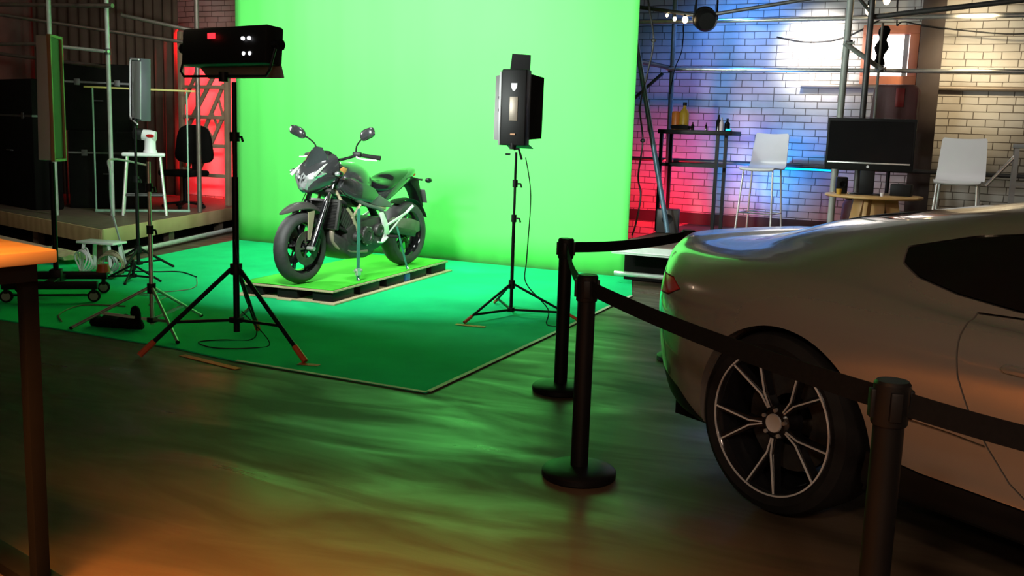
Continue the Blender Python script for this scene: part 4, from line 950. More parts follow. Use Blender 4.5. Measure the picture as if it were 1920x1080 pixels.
scaf('scaffold_tube', 'dark upright scaffold tube directly behind the monitor', (-1.17, 11.05, Z0), (-1.17, 11.05, 4.6), 0.032, 'tube_dark')
scaf('scaffold_tube', 'thin pale upright tube between dark tube and black hanging cloth', (-1.07, 11.25, Z0), (-1.07, 11.25, 2.75), 0.014, 'tube_pale')
scaf('scaffold_tube', 'stub of tube slanting from pale upright to dark upright', (-1.40, 10.95, 2.52), (-1.05, 11.2, 2.28), 0.026, 'tube_pale')
tag(MB().tube([(-2.02, WY - 0.05, 2.15), (2.5, WY - 0.05, 2.12)], 0.028, 12).build('wall_pipe', M['brown_cast']), 'brown conduit pipe fixed along the brick wall below window height', 'pipe')
coupler((-3.42, 11.58, 2.29), 'clamp joining tubes on the bluish upright at mid height of the wall')
coupler((-3.405, 11.66, 1.225), 'dark clamp joining tubes behind the tall metal table')
coupler((-1.36, 11.0, 2.52), 'clamp on pale green upright beside the window')
coupler((-1.07, 11.4, 2.29), 'clamp on the bright horizontal tube in front of the window')
cable('cord', 'grey knotted cord hanging beside right edge of the green backdrop', [(-3.30, 10.3, 4.6), (-3.34, 10.3, 3.1), (-3.33, 10.3, 2.9), (-3.25, 10.3, 2.5), (-3.30, 10.3, 2.15), (-3.36, 10.3, 1.8), (-3.31, 10.3, 1.45), (-3.34, 10.3, 1.07), (-3.30, 10.3, 0.85), (-3.34, 10.3, 0.55), (-3.36, 10.25, 0.43)], 0.010, 'tube_dark')
for z, lb in ((2.50, 'upper knot in grey cord beside the backdrop'), (1.45, 'lower knot in grey cord beside the backdrop')):
    x = -3.25 if z > 2 else -3.31
    tag(MB().ell((x, 10.3, z), (0.028, 0.024, 0.022)).build('knot', M['tube_dark']), lb, 'knot')
cable('cable', 'dark cable drooping above the bright patch of brick wall', [(-2.35, 12.285, 2.72), (-2.0, 12.285, 2.66), (-1.6, 12.285, 2.70), (-1.2, 12.285, 2.90)], 0.008)
cable('cable', 'thin black cable drooping across the warm brick wall at top right', [(-1.02, 12.0, 4.6), (-1.0, 12.0, 2.95), (-0.9, 12.0, 2.84), (-0.3, 12.0, 2.74), (0.3, 12.0, 2.70), (1.0, 12.0, 2.80), (1.1, 12.0, 2.95), (1.12, 12.0, 4.6)], 0.008)
cable('cable', 'thin cable falling from string bulbs past the bluish upright', [(-3.19, 11.2, 2.80), (-3.25, 11.4, 2.5), (-3.36, 11.52, 2.28), (-3.41, 11.56, 2.0)], 0.006)
# round lamp on a hanging yoke
L = thing('stage_lamp', 'round black can lamp hanging on a yoke left of the bright window', 'stage lamp', (-2.86, 10.9, 2.77), R(18))
MB().lathe([(0, -0.10), (0.09, -0.10), (0.115, -0.06), (0.125, 0.0), (0.12, 0.10), (0.13, 0.105), (0.13, 0.125), (0.105, 0.125), (0.10, 0.09), (0, 0.09)], (0, 0, 0), (-0.1, 0.95, 0.25), 32).build('lamp_can', M['black_plastic'], L, ang=40)
MB().lathe([(0, 0.105), (0.06, 0.102), (0.10, 0.095), (0.10, 0.09), (0, 0.09)], (0, 0, 0), (-0.1, 0.95, 0.25), 28).build('lamp_glass', M['car_glass'], L)
for s in (-1, 1): MB().bar((s * 0.118, 0.0, 0.0), (s * 0.105, 0.02, 0.62), 0.022, 0.008).build('yoke_arm', M['black_metal'], L)
# string bulbs
for i, (x, y, z, r, lb) in enumerate(((-3.33, 11.0, 2.84, 0.016, 'smallest amber string bulb, leftmost of three beside the backdrop'), (-3.24, 11.0, 2.80, 0.020, 'middle white string bulb of three beside the backdrop'), (-3.12, 11.0, 2.79, 0.032, 'largest glowing string bulb, left of the round hanging lamp'))):
    t = thing('string_bulb', lb, 'bulb', (x, y, z), 0, 'string bulbs')
    MB().ell((0, 0, 0), (r, r, r * 1.25), n=14).build('bulb', M['bulb'], t)
    MB().cyl((0, 0, r), (0, 0, r + 0.04), r * 0.6, n=10).build('socket', M['black_plastic'], t)
for x, z, lb in ((-1.22, 2.88, 'amber glowing bulb above the left edge of the window'), (-1.05, 2.98, 'amber glowing bulb near the top above the window')):
    t = thing('string_bulb', lb, 'bulb', (x, 11.25, z), 0, 'amber bulbs above the window')
    MB().ell((0, 0, 0), (0.035, 0.035, 0.05), n=14).build('bulb', M['bulb'], t)
    MB().cyl((0, 0, 0.045), (0, 0, 0.10), 0.018, n=10).build('socket', M['black_plastic'], t)
# black cloth hanging in front of the window
b = MB(); rg = []
for i in range(12):
    z = 2.72 - 0.40 * i / 11; w_ = 0.035 + 0.018 * math.sin(i * 1.3) + 0.02 * min(1, i / 3) * (1 - max(0, i - 8) / 6)
    rg.append([Vector((-1.045 - 0.003 * i + w_ * math.cos(2 * PI * k / 12), 11.28 + 0.04 * math.sin(2 * PI * k / 12), z)) for k in range(12)])
tag(b.loft(rg).build('hanging_cloth', M['webbing'], ang=70), 'bunched black cloth hanging in front of the window', 'cloth')

# tall metal table with bottles
TX0, TX1, TY0, TY1, TZ = -3.33, -2.68, 11.05, 11.45, 1.585
t = thing('metal_table', 'tall dark metal table holding bottles before the red lit bricks', 'table', (0, 0, 0))
MB().box(((TX0 + TX1) / 2 + 0.06, (TY0 + TY1) / 2, TZ - 0.025), (TX1 - TX0 + 0.20, TY1 - TY0 + 0.06, 0.05)).build('tabletop', M['black_metal'], t, bevel=0.004)
for x in (TX0, TX1):
    for y in (TY0, TY1): MB().box((x, y, (Z0 + TZ - 0.05) / 2), (0.035, 0.035, TZ - 0.05 - Z0)).build('leg', M['black_metal'], t)
for y in (TY0, TY1): MB().box(((TX0 + TX1) / 2, y, 1.19), (TX1 - TX0, 0.03, 0.04)).build('stretcher', M['black_metal'], t)
def bottle(name, label, x, y, z, r, h, m, cap='black_plastic', cat='bottle', group='bottles on the tall metal table'):
    t = thing(name, label, cat, (x, y, z), 0, group)
    MB().lathe([(0, 0), (r, 0), (r, h * 0.58), (r * 0.8, h * 0.68), (r * 0.36, h * 0.78), (r * 0.34, h * 0.9), (0, h * 0.9)], n=20).build('bottle_body', m, t, ang=50)
    MB().lathe([(0, h * 0.88), (r * 0.42, h * 0.88), (r * 0.42, h), (0, h)], n=16).build('cap', M[cap], t)
    return t
M['yellow'] = mat('yellow_ochre_plastic', (0.55, 0.33, 0.03), 0.4, var=0.1)
M['orange_p'] = mat('orange_plastic', (0.60, 0.18, 0.03), 0.4, var=0.1)
M['pale_p'] = mat('pale_plastic', (0.6, 0.5, 0.55), 0.35, var=0.05)
bottle('bottle', 'yellow ochre bottle with dark cap at left of the tall metal table', -3.12, 11.2, TZ, 0.055, 0.31, M['yellow'])
t2 = thing('canister', 'orange canister beside the yellow bottle on the tall metal table', 'canister', (-3.22, 11.22, TZ))
MB().lathe([(0, 0), (0.05, 0), (0.052, 0.01), (0.052, 0.19), (0.045, 0.205), (0, 0.21)], n=24).build('canister_body', M['orange_p'], t2, ang=40)
bottle('bottle', 'tiny dark bottle right of the yellow bottle on the tall table', -3.01, 11.18, TZ, 0.018, 0.09, M['black_gloss'])
bottle('bottle', 'dark slim bottle near the right end of the tall metal table', -2.72, 11.2, TZ, 0.028, 0.18, M['black_gloss'])
bottle('bottle', 'pale slim bottle among dark ones on the tall metal table', -2.675, 11.16, TZ, 0.025, 0.15, M['pale_p'], 'pale_p')
bottle('bottle', 'dark squat bottle at right end of the tall metal table', -2.625, 11.22, TZ, 0.032, 0.14, M['black_gloss'])
bottle('bottle', 'thin short bottle in the middle of the tall metal table', -2.86, 11.2, TZ, 0.012, 0.09, M['black_gloss'])
tag(MB().prism([(-0.10, -0.02), (0.10, -0.025), (0.11, 0.015), (0.02, 0.03), (-0.11, 0.02)], 'xz', -0.06, 0.06).build('cloth_bundle', M['webbing'], bevel=0.01, loc=(-3.12, 11.08, TZ + 0.027)), 'crumpled dark cloth on the tall metal table before the bottles', 'cloth')
t = thing('cyan_lamp', 'tiny glowing cyan lamp just right of the tall metal table', 'lamp', (-2.56, 11.0, TZ + 0.0)); 
MB().box((0, 0, 0.012), (0.05, 0.03, 0.022)).build('lens', M['cyan_led'], t, bevel=0.004)
MB().box((0, 0.03, 0.008), (0.06, 0.04, 0.016)).build('body', M['black_plastic'], t, bevel=0.003)
# cyan lit ledge
t = thing('wall_shelf', 'narrow shelf with glowing cyan edge between left stool and monitor', 'shelf', (-1.86, WY - 0.10, 1.18))
MB().box((0, 0, 0), (0.56, 0.18, 0.035)).build('board', M['grey_metal'], t, bevel=0.003)
MB().box((0, -0.095, 0.0), (0.56, 0.012, 0.036)).build('light_strip', M['cyan_led'], t)
# grey box
t = thing('speaker_box', 'small grey box speaker standing on the right stage beneath the tall table', 'speaker', (-3.17, 10.95, Z0), R(12))
MB().box((0, 0, 0.135), (0.25, 0.22, 0.27)).build('cabinet', M['bike_grey'], t, bevel=0.012)
MB().lathe([(0, 0), (0.055, 0), (0.06, 0.006), (0.045, 0.004), (0, -0.004)], (0, -0.112, 0.16), (0, -1, 0), 20).build('driver', M['black_plastic'], t)
# stools with white shell seats
def stool(label, x, y, rz, tall):
    t = thing('bar_stool', label, 'stool', (x, y, Z0), rz, 'white bar stools')
    sh = tall; b = MB(); rg = []
    prof = [(-0.205, sh - 0.02), (-0.19, sh + 0.004), (-0.10, sh), (0.08, sh - 0.006), (0.15, sh + 0.012), (0.185, sh + 0.06), (0.205, sh + 0.15), (0.235, sh + 0.28), (0.26, sh + 0.385)]
    prof = [(p.x, p.y) for p in smooth([Vector((a, c, 0)) for a, c in prof], 4)]
    wds = [0.19 + 0.02 * math.sin(PI * i / (len(prof) - 1)) for i in range(len(prof))]
    for i, (yy, zz) in enumerate(prof):
        hw = wds[i] * (0.94 if i in (0, len(prof) - 1) else 1)
        row = [Vector((hw * k / 4, yy, zz + 0.010 * (k / 4) ** 2)) for k in range(-4, 5)]
        rg.append(row + [p + Vector((0, 0.010, -0.012)) for p in reversed(row)])
    b.loft(rg).build('shell_seat', M['white'], t, ang=50)
    for sx in (-1, 1):
        for sy in (-1, 1):
            MB().tube([(sx * 0.165, sy * 0.14, sh - 0.012), (sx * 0.19, sy * 0.165, sh * 0.4), (sx * 0.205, sy * 0.19, 0.006)], 0.011, 10).build('leg', M['alu'], t)
    for z_, r_ in ((0.27, 0.196),):
        MB().tube([(-r_, -0.172, z_), (r_, -0.172, z_), (r_, 0.172, z_), (-r_, 0.172, z_)], 0.008, 8, 0, True).build('foot_rest', M['chrome'], t)
    return t
stool('white shell bar stool on chrome legs before the blue lit bricks', -2.205, 11.25, R(-8), 0.765)
stool('white shell bar stool on chrome legs right of the monitor', -0.17, 9.95, R(-3), 0.765)
# round table, monitor and what stands on the table
TC = (-0.96, 10.7)
TH = 0.985
t = thing('round_table', 'round light wood table carrying the monitor', 'table', (TC[0], TC[1], Z0))
MB().lathe([(0, TH - Z0 - 0.03), (0.46, TH - Z0 - 0.03), (0.475, TH - Z0 - 0.02), (0.475, TH - Z0 - 0.004), (0.468, TH - Z0), (0, TH - Z0)], n=56).build('tabletop', M['table_wood'], t)
for k in range(3):
    a = R(-100 + 120 * k); d = Vector((math.cos(a), math.sin(a), 0)); n = Vector((-d.y, d.x, 0))
    b = MB(); q = [(0.02, 0.0), (0.02, TH - Z0 - 0.03), (0.24, TH - Z0 - 0.03), (0.36, 0.0), (0.28, 0.0)]
    b.loft([[d * u + n * e + Vector((0, 0, z)) for u, z in [(0.10, TH - Z0 - 0.03), (0.24, TH - Z0 - 0.03), (0.36, 0.0), (0.24, 0.0)]] for e in (-0.022, 0.022)])
    b.build('leg', M['table_wood'], t, bevel=0.004)
b = MB().box((0.02, 0, (TH - Z0 - 0.03) / 2), (0.20, 0.05, TH - Z0 - 0.03)).build('leg', M['table_wood'], t, bevel=0.004)
mo = thing('monitor', 'black flat monitor with dark screen on the round wooden table', 'monitor', (-1.03, 10.62, TH), R(-3))
W2 = 0.425
MB().box((0, 0.01, 0.505), (2 * W2, 0.05, 0.52)).build('housing', M['black_plastic'], mo, bevel=0.010)
MB().box((0, -0.017, 0.535), (2 * W2 - 0.045, 0.004, 0.40)).build('screen', M['black_gloss'], mo)
MB().box((0, -0.020, 0.318), (2 * W2 - 0.05, 0.008, 0.016)).build('trim_strip', M['steel'], mo, bevel=0.002)
mk = MB().lathe([(0, 0), (0.014, 0), (0.014, 0.002), (0, 0.002)], (0, -0.016, 0.282), (0, -1, 0), 24).build('round_mark', M['white'], mo)
MB().box((0, 0.015, 0.13), (0.14, 0.04, 0.25)).build('neck', M['black_plastic'], mo, bevel=0.008)
MB().prism([(-0.16, 0.0), (0.16, 0.0), (0.15, 0.02), (-0.15, 0.02)], 'xz', -0.12, 0.10).build('foot', M['black_gloss'], mo, bevel=0.006)
t = thing('router', 'black box device lying on the round table under the monitor', 'device', (-0.70, 10.74, TH), R(-6))
MB().box((0, 0, 0.06), (0.20, 0.14, 0.12)).build('case', M['black_plastic'], t, bevel=0.008)
t = thing('camera', 'small dark camera on the round table left of the monitor foot', 'camera', (-1.27, 10.62, TH), R(15))
MB().box((0, 0, 0.085), (0.11, 0.10, 0.17)).build('case', M['black_plastic'], t, bevel=0.012)
MB().lathe([(0, 0), (0.03, 0), (0.032, 0.05), (0.026, 0.05), (0.02, 0.03), (0, 0.03)], (0, -0.05, 0.10), (0, -1, 0), 20).build('camera_lens', M['black_gloss'], t)
t = thing('cup', 'little amber cup at the left edge of the round table', 'cup', (-1.27, 10.45, TH))
MB().lathe([(0, 0), (0.022, 0), (0.028, 0.055), (0.025, 0.055), (0.019, 0.006), (0, 0.006)], n=20, closed=False).build('cup_body', M['yellow'], t)
t = thing('cup', 'tiny white cup beside the monitor foot on the round table', 'cup', (-0.86, 10.46, TH))
MB().lathe([(0, 0), (0.014, 0), (0.018, 0.035), (0.016, 0.035), (0.012, 0.005), (0, 0.005)], n=16).build('cup_body', M['white'], t)
# maroon speaker on a pole behind the monitor and the dark chair behind the table
t = thing('loudspeaker', 'dark maroon loudspeaker rising behind the monitor', 'speaker', (-0.92, 11.75, Z0))
rg = [(0.0, 1.0), (0.006, 0.98)]
MB().prism([(-0.245, 1.22), (0.245, 1.22), (0.245, 1.68), (0.20, 1.72), (-0.17, 1.72), (-0.215, 1.68)], 'xz', -0.15, 0.15).build('cabinet', M['maroon'], t, bevel=0.02)
MB().box((0.06, -0.156, 1.58), (0.09, 0.008, 0.20)).build('front_panel', M['dark_red'], t, bevel=0.003)
MB().cyl((0, 0, 0.02), (0, 0, 1.22), 0.022, n=14).build('pole', M['black_metal'], t)
MB().lathe([(0, 0), (0.20, 0), (0.20, 0.02), (0.03, 0.035), (0, 0.035)], n=32).build('foot', M['black_metal'], t)
t = thing('dark_stool', 'dark rounded seat tucked behind the round wooden table', 'seat', (-1.14, 11.35, Z0))
MB().lathe([(0, 0.0), (0.15, 0.0), (0.19, 0.06), (0.20, 0.25), (0.19, 0.42), (0.16, 0.47), (0, 0.48)], n=32).build('seat_body', M['maroon'], t, ang=50)
MB().lathe([(0, 0.475), (0.165, 0.475), (0.17, 0.49), (0.15, 0.51), (0, 0.515)], n=32).build('cushion', M['webbing'], t, ang=50)
# metal stand at the right edge
t = thing('metal_table', 'grey metal table at the right edge of view before the warm bricks', 'table', (0.66, 10.55, Z0))
MB().box((0, 0, 1.10), (0.80, 0.45, 0.04)).build('tabletop', M['grey_metal'], t, bevel=0.004)
for x in (-0.37, 0.37):
    for y in (-0.2, 0.2): MB().box((x, y, 0.54), (0.04, 0.04, 1.08)).build('leg', M['grey_metal'], t)
MB().tube([(-0.37, -0.2, 1.02), (-0.60, -0.2, 0.72)], 0.016, 10).build('brace', M['steel'], t)
MB().box((0, -0.2, 0.75), (0.74, 0.03, 0.03)).build('stretcher', M['grey_metal'], t)
bottle('bottle', 'small pinkish bottle on the grey table at the right edge', 0.44, 10.45, Z0 + 1.12, 0.025, 0.12, M['pale_p'], group='things on the grey table')
bottle('bottle', 'small pale bottle at the far right edge of view on the grey table', 0.38, 10.4, Z0 + 1.12, 0.012, 0.07, M['white'], group='things on the grey table')
scaf('scaffold_tube', 'thin tube slanting to the stage behind the right white stool', (0.05, 10.9, 0.95), (-0.55, 10.9, Z0 + 0.02), 0.022, 'brown_cast')

# ------------------------------------------------------------------ left side
# orange lit bar table with a T foot
t = thing('bar_table', 'wooden bar table at the left edge lit orange, on a dark leg', 'table', (-2.50, 2.10, 0), R(167))
b = MB().prism([(0, 0), (1.2, 0), (1.2, 0.65), (0.0, 0.65), (-0.02, 0.3)], 'xy', 1.063, 1.103).build('tabletop', M['table_wood'], t, bevel=0.006)
MB().box((0.58, 0.30, 1.035), (1.1, 0.5, 0.055)).build('apron', M['black_metal'], t)
for x, y in ((0.085, 0.055), (1.12, 0.055), (0.085, 0.60), (1.12, 0.60)):
    MB().box((x, y, 0.532), (0.046, 0.046, 1.06)).build('leg', M['matte_black'], t, bevel=0.004)
for y in (0.045, 0.60): MB().box((0.6, y, 0.02), (1.12, 0.09, 0.04)).build('foot', M['black_metal'], t, bevel=0.004)

# LED panel on a rolling stand, left
t = thing('rolling_stand', 'low black wheeled stand base at left carrying the tall panel', 'rolling stand', (-6.86, 5.74, 0.009), R(38))
MB().tube([(0, 0, 0.12), (0, 0, 1.12)], 0.022, 14).build('column', M['black_metal'], t)
MB().box((0, 0, 0.16), (0.09, 0.09, 0.16)).build('socket', M['black_metal'], t, bevel=0.006)
for y in (-0.30, 0.30):
    MB().box((0.0, y * 0.75, 0.155 if y > 0 else 0.14), (0.72, 0.075, 0.06)).build('beam', M['black_metal'], t, bevel=0.006)
MB().box((0, 0, 0.15), (0.075, 0.52, 0.055)).build('beam', M['black_metal'], t, bevel=0.006)
MB().tube([(-0.32, -0.23, 0.06), (0.30, -0.23, 0.06)], 0.008, 8).build('tie_rod', M['black_metal'], t)
for x in (-0.33, 0.33):
    for y in (-0.225, 0.225):
        c = MB().box((x, y, 0.10), (0.03, 0.045, 0.05)).build('caster_fork', M['black_metal'], t)
        MB().lathe([(0, -0.018), (0.045, -0.018), (0.050, -0.012), (0.050, 0.012), (0.045, 0.018), (0, 0.018)], (x, y - 0.0, 0.051), (0, 1, 0), 24).build('caster_wheel', M['rubber'], c)
        MB().lathe([(0, -0.021), (0.034, -0.021), (0.034, 0.021), (0, 0.021)], (x, y, 0.051), (0, 1, 0), 20).build('caster_hub', M['grey_metal'], c)
MB().cyl((0.33, 0.225, 0.185), (0.33, 0.225, 0.25), 0.06, 0.045, n=16).build('end_cap', M['redcap'], t)
M['frame_tan'] = mat('tan_frame', (0.40, 0.22, 0.12), 0.5)
L = thing('panel_light', 'tall grey framed panel light seen edge on at far left', 'studio lamp', (-6.86, 5.74, 1.14), R(30))
MB().box((0.0, 0.0, 0.50), (0.095, 0.26, 0.98), (0, R(1), 0)).build('housing', M['panel_grey'], L, bevel=0.008)
MB().box((-0.05, 0, 0.50), (0.012, 0.20, 0.80)).build('side_panel', M['black_plastic'], L, bevel=0.004)
fr = MB()
for y in (-0.125, 0.125): fr.box((0.06, y, 0.50), (0.03, 0.022, 1.0))
for z in (0.01, 0.99): fr.box((0.06, 0, z), (0.03, 0.26, 0.022))
fr.build('frame', M['frame_tan'], L, bevel=0.003)
MB().box((0.054, 0, 0.5), (0.006, 0.23, 0.95)).build('diffuser', M['panel_brown'], L)
MB().cyl((0, 0, 0.0), (0, 0, 0.06), 0.03, n=12).build('mount', M['black_metal'], L)
# upright grey panel, middle left

L = thing('panel_light', 'slim upright grey panel light with bright edge above the left stage', 'studio lamp', (-7.58, 7.33, 1.47), R(-20))
MB().box((0, 0.06, 0.32), (0.27, 0.10, 0.60), (0, R(3), 0)).build('housing', M['slate'], L, bevel=0.006)
M['panel_face'] = mat('pale_grey_panel', (0.42, 0.45, 0.45), 0.35, 0.2, var=0.04)
MB().box((0.055, 0.0, 0.31), (0.185, 0.012, 0.55), (0, R(3), 0)).build('back_panel', M['panel_face'], L, bevel=0.003)
MB().tube([(0.155, -0.012, 0.60), (-0.025, -0.012, 0.61), (-0.045, -0.012, 0.58), (-0.075, -0.012, 0.06), (-0.05, -0.012, 0.03), (0.13, -0.03, -0.02)], 0.008, 8).build('edge_trim', M['white'], L)
MB().cyl((0, 0, -0.06), (0, 0, 0.04), 0.026, n=12).build('mount', M['black_metal'], L)

# things on the left stage
Z1 = 0.33
def flight_case(label, p, size, rz, m='matte_black'):
    t = thing('flight_case', label, 'case', p, rz, 'dark cases on the left stage')
    MB().box((0, 0, size[2] / 2), size, (0, 0, 0)).build('case_body', M[m], t, bevel=0.02)
    MB().box((0, 0, size[2] * 0.72), (size[0] + 0.006, size[1] + 0.006, 0.025)).build('lid_strip', M['tube_dark'], t)
    for s in (-1, 1): MB().box((s * size[0] * 0.3, -size[1] / 2 - 0.004, size[2] * 0.72), (0.07, 0.012, 0.08)).build('latch', M['tube_dark'], t, bevel=0.003)
    MB().tube([(-0.06, -size[1] / 2, size[2] * 0.45), (-0.06, -size[1] / 2 - 0.035, size[2] * 0.45), (0.06, -size[1] / 2 - 0.035, size[2] * 0.45), (0.06, -size[1] / 2, size[2] * 0.45)], 0.008, 8).build('handle', M['tube_dark'], t)
p = Vector((-11.2, 8.98, Z1)); flight_case('tall black case at far left of the left stage', p, (1.3, 0.36, 1.62), R(-16))
p = Vector((-10.52, 9.72, Z1)); flight_case('black case behind the glass screen on the left stage', p, (0.95, 0.6, 1.0), R(43.9))
p = Vector((-10.60, 9.65, Z1 + 1.0)); flight_case('black case stacked on top behind the upright grey panel', p, (0.80, 0.55, 0.86), R(43.9))
# glass screen with coloured edges
g0 = Vector((-10.05, 9.05, Z1)); g1 = Vector((-9.25, 9.82, Z1)); gd = (g1 - g0); GW = gd.length; ga = math.atan2(gd.y, gd.x)
t = thing('glass_screen', 'clear upright screen with greenish edges on the left stage', 'glass screen', g0, ga)
MB().box((GW / 2, 0, 0.78), (GW, 0.010, 1.5)).build('pane', M['acrylic'], t)
MB().box((GW / 2, 0, 0.015), (GW + 0.03, 0.03, 0.03)).build('bottom_edge', M['green_edge'], t, bevel=0.003)
for x in (0, GW): MB().box((x, 0, 0.78), (0.018, 0.022, 1.53)).build('side_edge', M['green_edge'], t, bevel=0.003)
MB().box((GW / 2, 0, 1.545), (GW + 0.2, 0.035, 0.022)).build('top_rail', M['yellow_edge'], t, bevel=0.003)
# stool with the white machine on it
sp = Vector((-9.30, 9.12, Z1))
t = thing('bar_stool', 'white topped stool under the white device on the left stage', 'stool', sp, R(44))
MB().box((0, 0, 0.745), (0.50, 0.30, 0.045)).build('seat', M['white'], t, bevel=0.018)
for sx in (-1, 1):
    for sy in (-1, 1): MB().tube([(sx * 0.19, sy * 0.11, 0.725), (sx * 0.25, sy * 0.15, 0.008)], 0.016, 10).build('leg', M['alu'], t)
MB().tube([(-0.225, -0.13, 0.25), (0.225, -0.13, 0.25), (0.225, 0.13, 0.25), (-0.225, 0.13, 0.25)], 0.010, 8, 0, True).build('foot_rest', M['tube_dark'], t)
t = thing('robot_arm', 'white bent device with a red mark standing on the left stool', 'device', sp + Vector((0.06, 0.05, 0.768)), R(30))
MB().lathe([(0, 0), (0.085, 0), (0.08, 0.02), (0.068, 0.04), (0.066, 0.16), (0.07, 0.18), (0, 0.2)], n=28).build('base_column', M['white'], t, ang=45)
MB().tube([(0.07, 0, 0.20), (0.0, 0, 0.205), (-0.07, 0, 0.215), (-0.13, 0, 0.225)], [0.062, 0.072, 0.066, 0.06], 20).build('elbow', M['white'], t, ang=45)
MB().tube([(-0.085, 0, 0.217), (-0.10, 0, 0.22), (-0.19, 0, 0.23)], [0.066, 0.076, 0.066], 20).build('end_cap', M['black_plastic'], t, ang=45)
MB().ell((0.02, -0.070, 0.205), (0.05, 0.006, 0.022)).build('red_mark', M['red'], t)
cable('cable', 'pale cable with a red band looping from the left stool to the silver tripod', [(-9.25, 9.1, 0.95), (-8.2, 7.6, 1.08), (-7.9, 7.3, 0.95), (-7.95, 7.35, 0.6), (-7.8, 7.3, 0.3), (-7.6, 7.2, 0.02)], 0.012, 'grey_metal')
t = thing('office_chair', 'dark rounded chair back behind the white device', 'chair', (-9.80, 10.50, Z1), R(10))
MB().prism([(p.x, p.y) for p in smooth([Vector(q) for q in ((-0.24, 0.62, 0), (0.24, 0.62, 0), (0.27, 0.85, 0), (0.20, 1.07, 0), (0, 1.12, 0), (-0.20, 1.07, 0), (-0.27, 0.85, 0))], 4, True)], 'xz', 0.0, 0.07).build('backrest', M['matte_black'], t, bevel=0.015)
MB().box((0, -0.22, 0.47), (0.50, 0.48, 0.08)).build('seat', M['matte_black'], t, bevel=0.03)
MB().cyl((0, -0.2, 0.06), (0, -0.2, 0.43), 0.03, n=12).build('gas_column', M['black_metal'], t)
for k in range(5):
    a = 2 * PI * k / 5; MB().bar((0, -0.2, 0.08), (0.28 * math.cos(a), -0.2 + 0.28 * math.sin(a), 0.05), 0.04, 0.03).build('foot', M['black_metal'], t)
    MB().cyl((0.28 * math.cos(a), -0.215 + 0.28 * math.sin(a), 0.025), (0.28 * math.cos(a), -0.185 + 0.28 * math.sin(a), 0.025), 0.025, n=10).build('caster', M['rubber'], t)
MB().box((0, 0.03, 0.55), (0.06, 0.03, 0.2)).build('back_support', M['black_metal'], t)

# lattice with red light behind it
lx0, lx1, ly, lz0, lz1 = -10.46, -9.62, 11.0, 0.66, 2.75
t = thing('lattice_frame', 'brown lattice frame standing before the red lit wall left of the backdrop', 'lattice', (0, ly, 0))
fr = MB()
for x in (lx0, lx1): fr.box((x, 0, (Z1 + lz1) / 2), (0.07, 0.07, lz1 - Z1))
fr.build('upright', M['lattice'], t, bevel=0.004)
fr = MB()
for z in (0.74, 1.16, 1.56, 1.98, 2.30): fr.box(((lx0 + lx1) / 2, 0.0, z), (lx1 - lx0, 0.05, 0.05 if z < 2 else 0.09))
fr.build('cross_rail', M['lattice'], t, bevel=0.004)
fr = MB()
for (xa, za, xb, zb, w_) in ((-10.40, 0.80, -9.70, 2.02, 0.05), (-10.22, 0.72, -9.64, 1.70, 0.05), (-10.45, 1.30, -9.80, 2.25, 0.06), (-10.45, 1.72, -10.15, 2.26, 0.05)):
    fr.bar((xa, 0.02, za), (xb, 0.02, zb), 0.03, w_, (0, 0, 1))
for k in range(6):
    q = k / 6; fr.bar((-10.38 + 0.7 * q, 0.02, 0.82 + 1.2 * q), (-10.20 + 0.58 * q, 0.02, 0.78 + 0.95 * q), 0.02, 0.03)
fr.build('diagonal', M['lattice'], t, bevel=0.003)
# brown drapes and painted wall pieces
def drape(label, x0, x1, y, z0, z1, folds=7, m='curtain'):
    N = 60; rg = []
    for i in range(N + 1):
        u = i / N; rg.append([Vector((x0 + (x1 - x0) * u, y + 0.05 * math.sin(folds * 2 * PI * u), z0)), Vector((x0 + (x1 - x0) * u, y + 0.035 * math.sin(folds * 2 * PI * u + 0.3), (z0 + z1) / 2)), Vector((x0 + (x1 - x0) * u, y + 0.02 * math.sin(folds * 2 * PI * u), z1))])
    o = MB().loft(rg, caps=False, closed_ring=False).build('drape', M[m]); sm = o.modifiers.new('thickness', 'SOLIDIFY'); sm.thickness = 0.004
    tag(o, label, 'drape', 'brown drapes')
drape('brown drape hanging between the red lattice and the left scaffold', -12.6, -11.08, 11.6, 0.36, 4.5, 8)
drape('dark brown drape at the far left wall', -14.3, -12.65, 11.7, 0.02, 4.5, 7)
drape('dark drape joining the lattice to the green backdrop', -9.55, -8.7, 11.3, 0.36, 4.5, 5)
# scaffold on the left
GL = 'scaffold tubes on the left'
def sl(label, a, b, r=0.026, m='tube_pale'): return scaf('scaffold_tube', label, a, b, r, m, GL)
M['tube_brown'] = mat('brownish_scaffold_steel', (0.20, 0.16, 0.14), 0.4, 0.6, var=0.15, scale=10)
sl('upright scaffold tube rising above the leftmost panel light', (-9.99, 8.40, Z1), (-9.99, 8.40, 4.6), 0.026)
sl('upright scaffold tube left of the slim upright grey panel', (-9.50, 8.80, Z1), (-9.50, 8.80, 4.6), 0.025)
sl('upright scaffold tube beside the lattice, partly hidden by wide black lamp', (-9.14, 9.90, Z1), (-9.14, 9.90, 4.6), 0.03, 'tube_brown')
sl('thin upright tube at far left behind the panel light', (-11.45, 9.6, Z1), (-11.45, 9.6, 2.60), 0.022, 'tube_brown')
sl('second thin upright tube at far left behind the panel light', (-11.25, 9.65, Z1), (-11.25, 9.65, 2.55), 0.018, 'tube_brown')
sl('brown thin upright tube above the black stacked cases', (-11.2, 10.4, Z1), (-11.2, 10.4, 4.6), 0.02, 'tube_brown')
sl('topmost horizontal tube at left', (-11.6, 8.75, 2.87), (-9.35, 8.75, 2.80), 0.026, 'tube_brown')
sl('reddish tube sloping down at the upper left', (-12.0, 8.9, 2.82), (-9.10, 9.86, 2.46), 0.022, 'tube_brown')
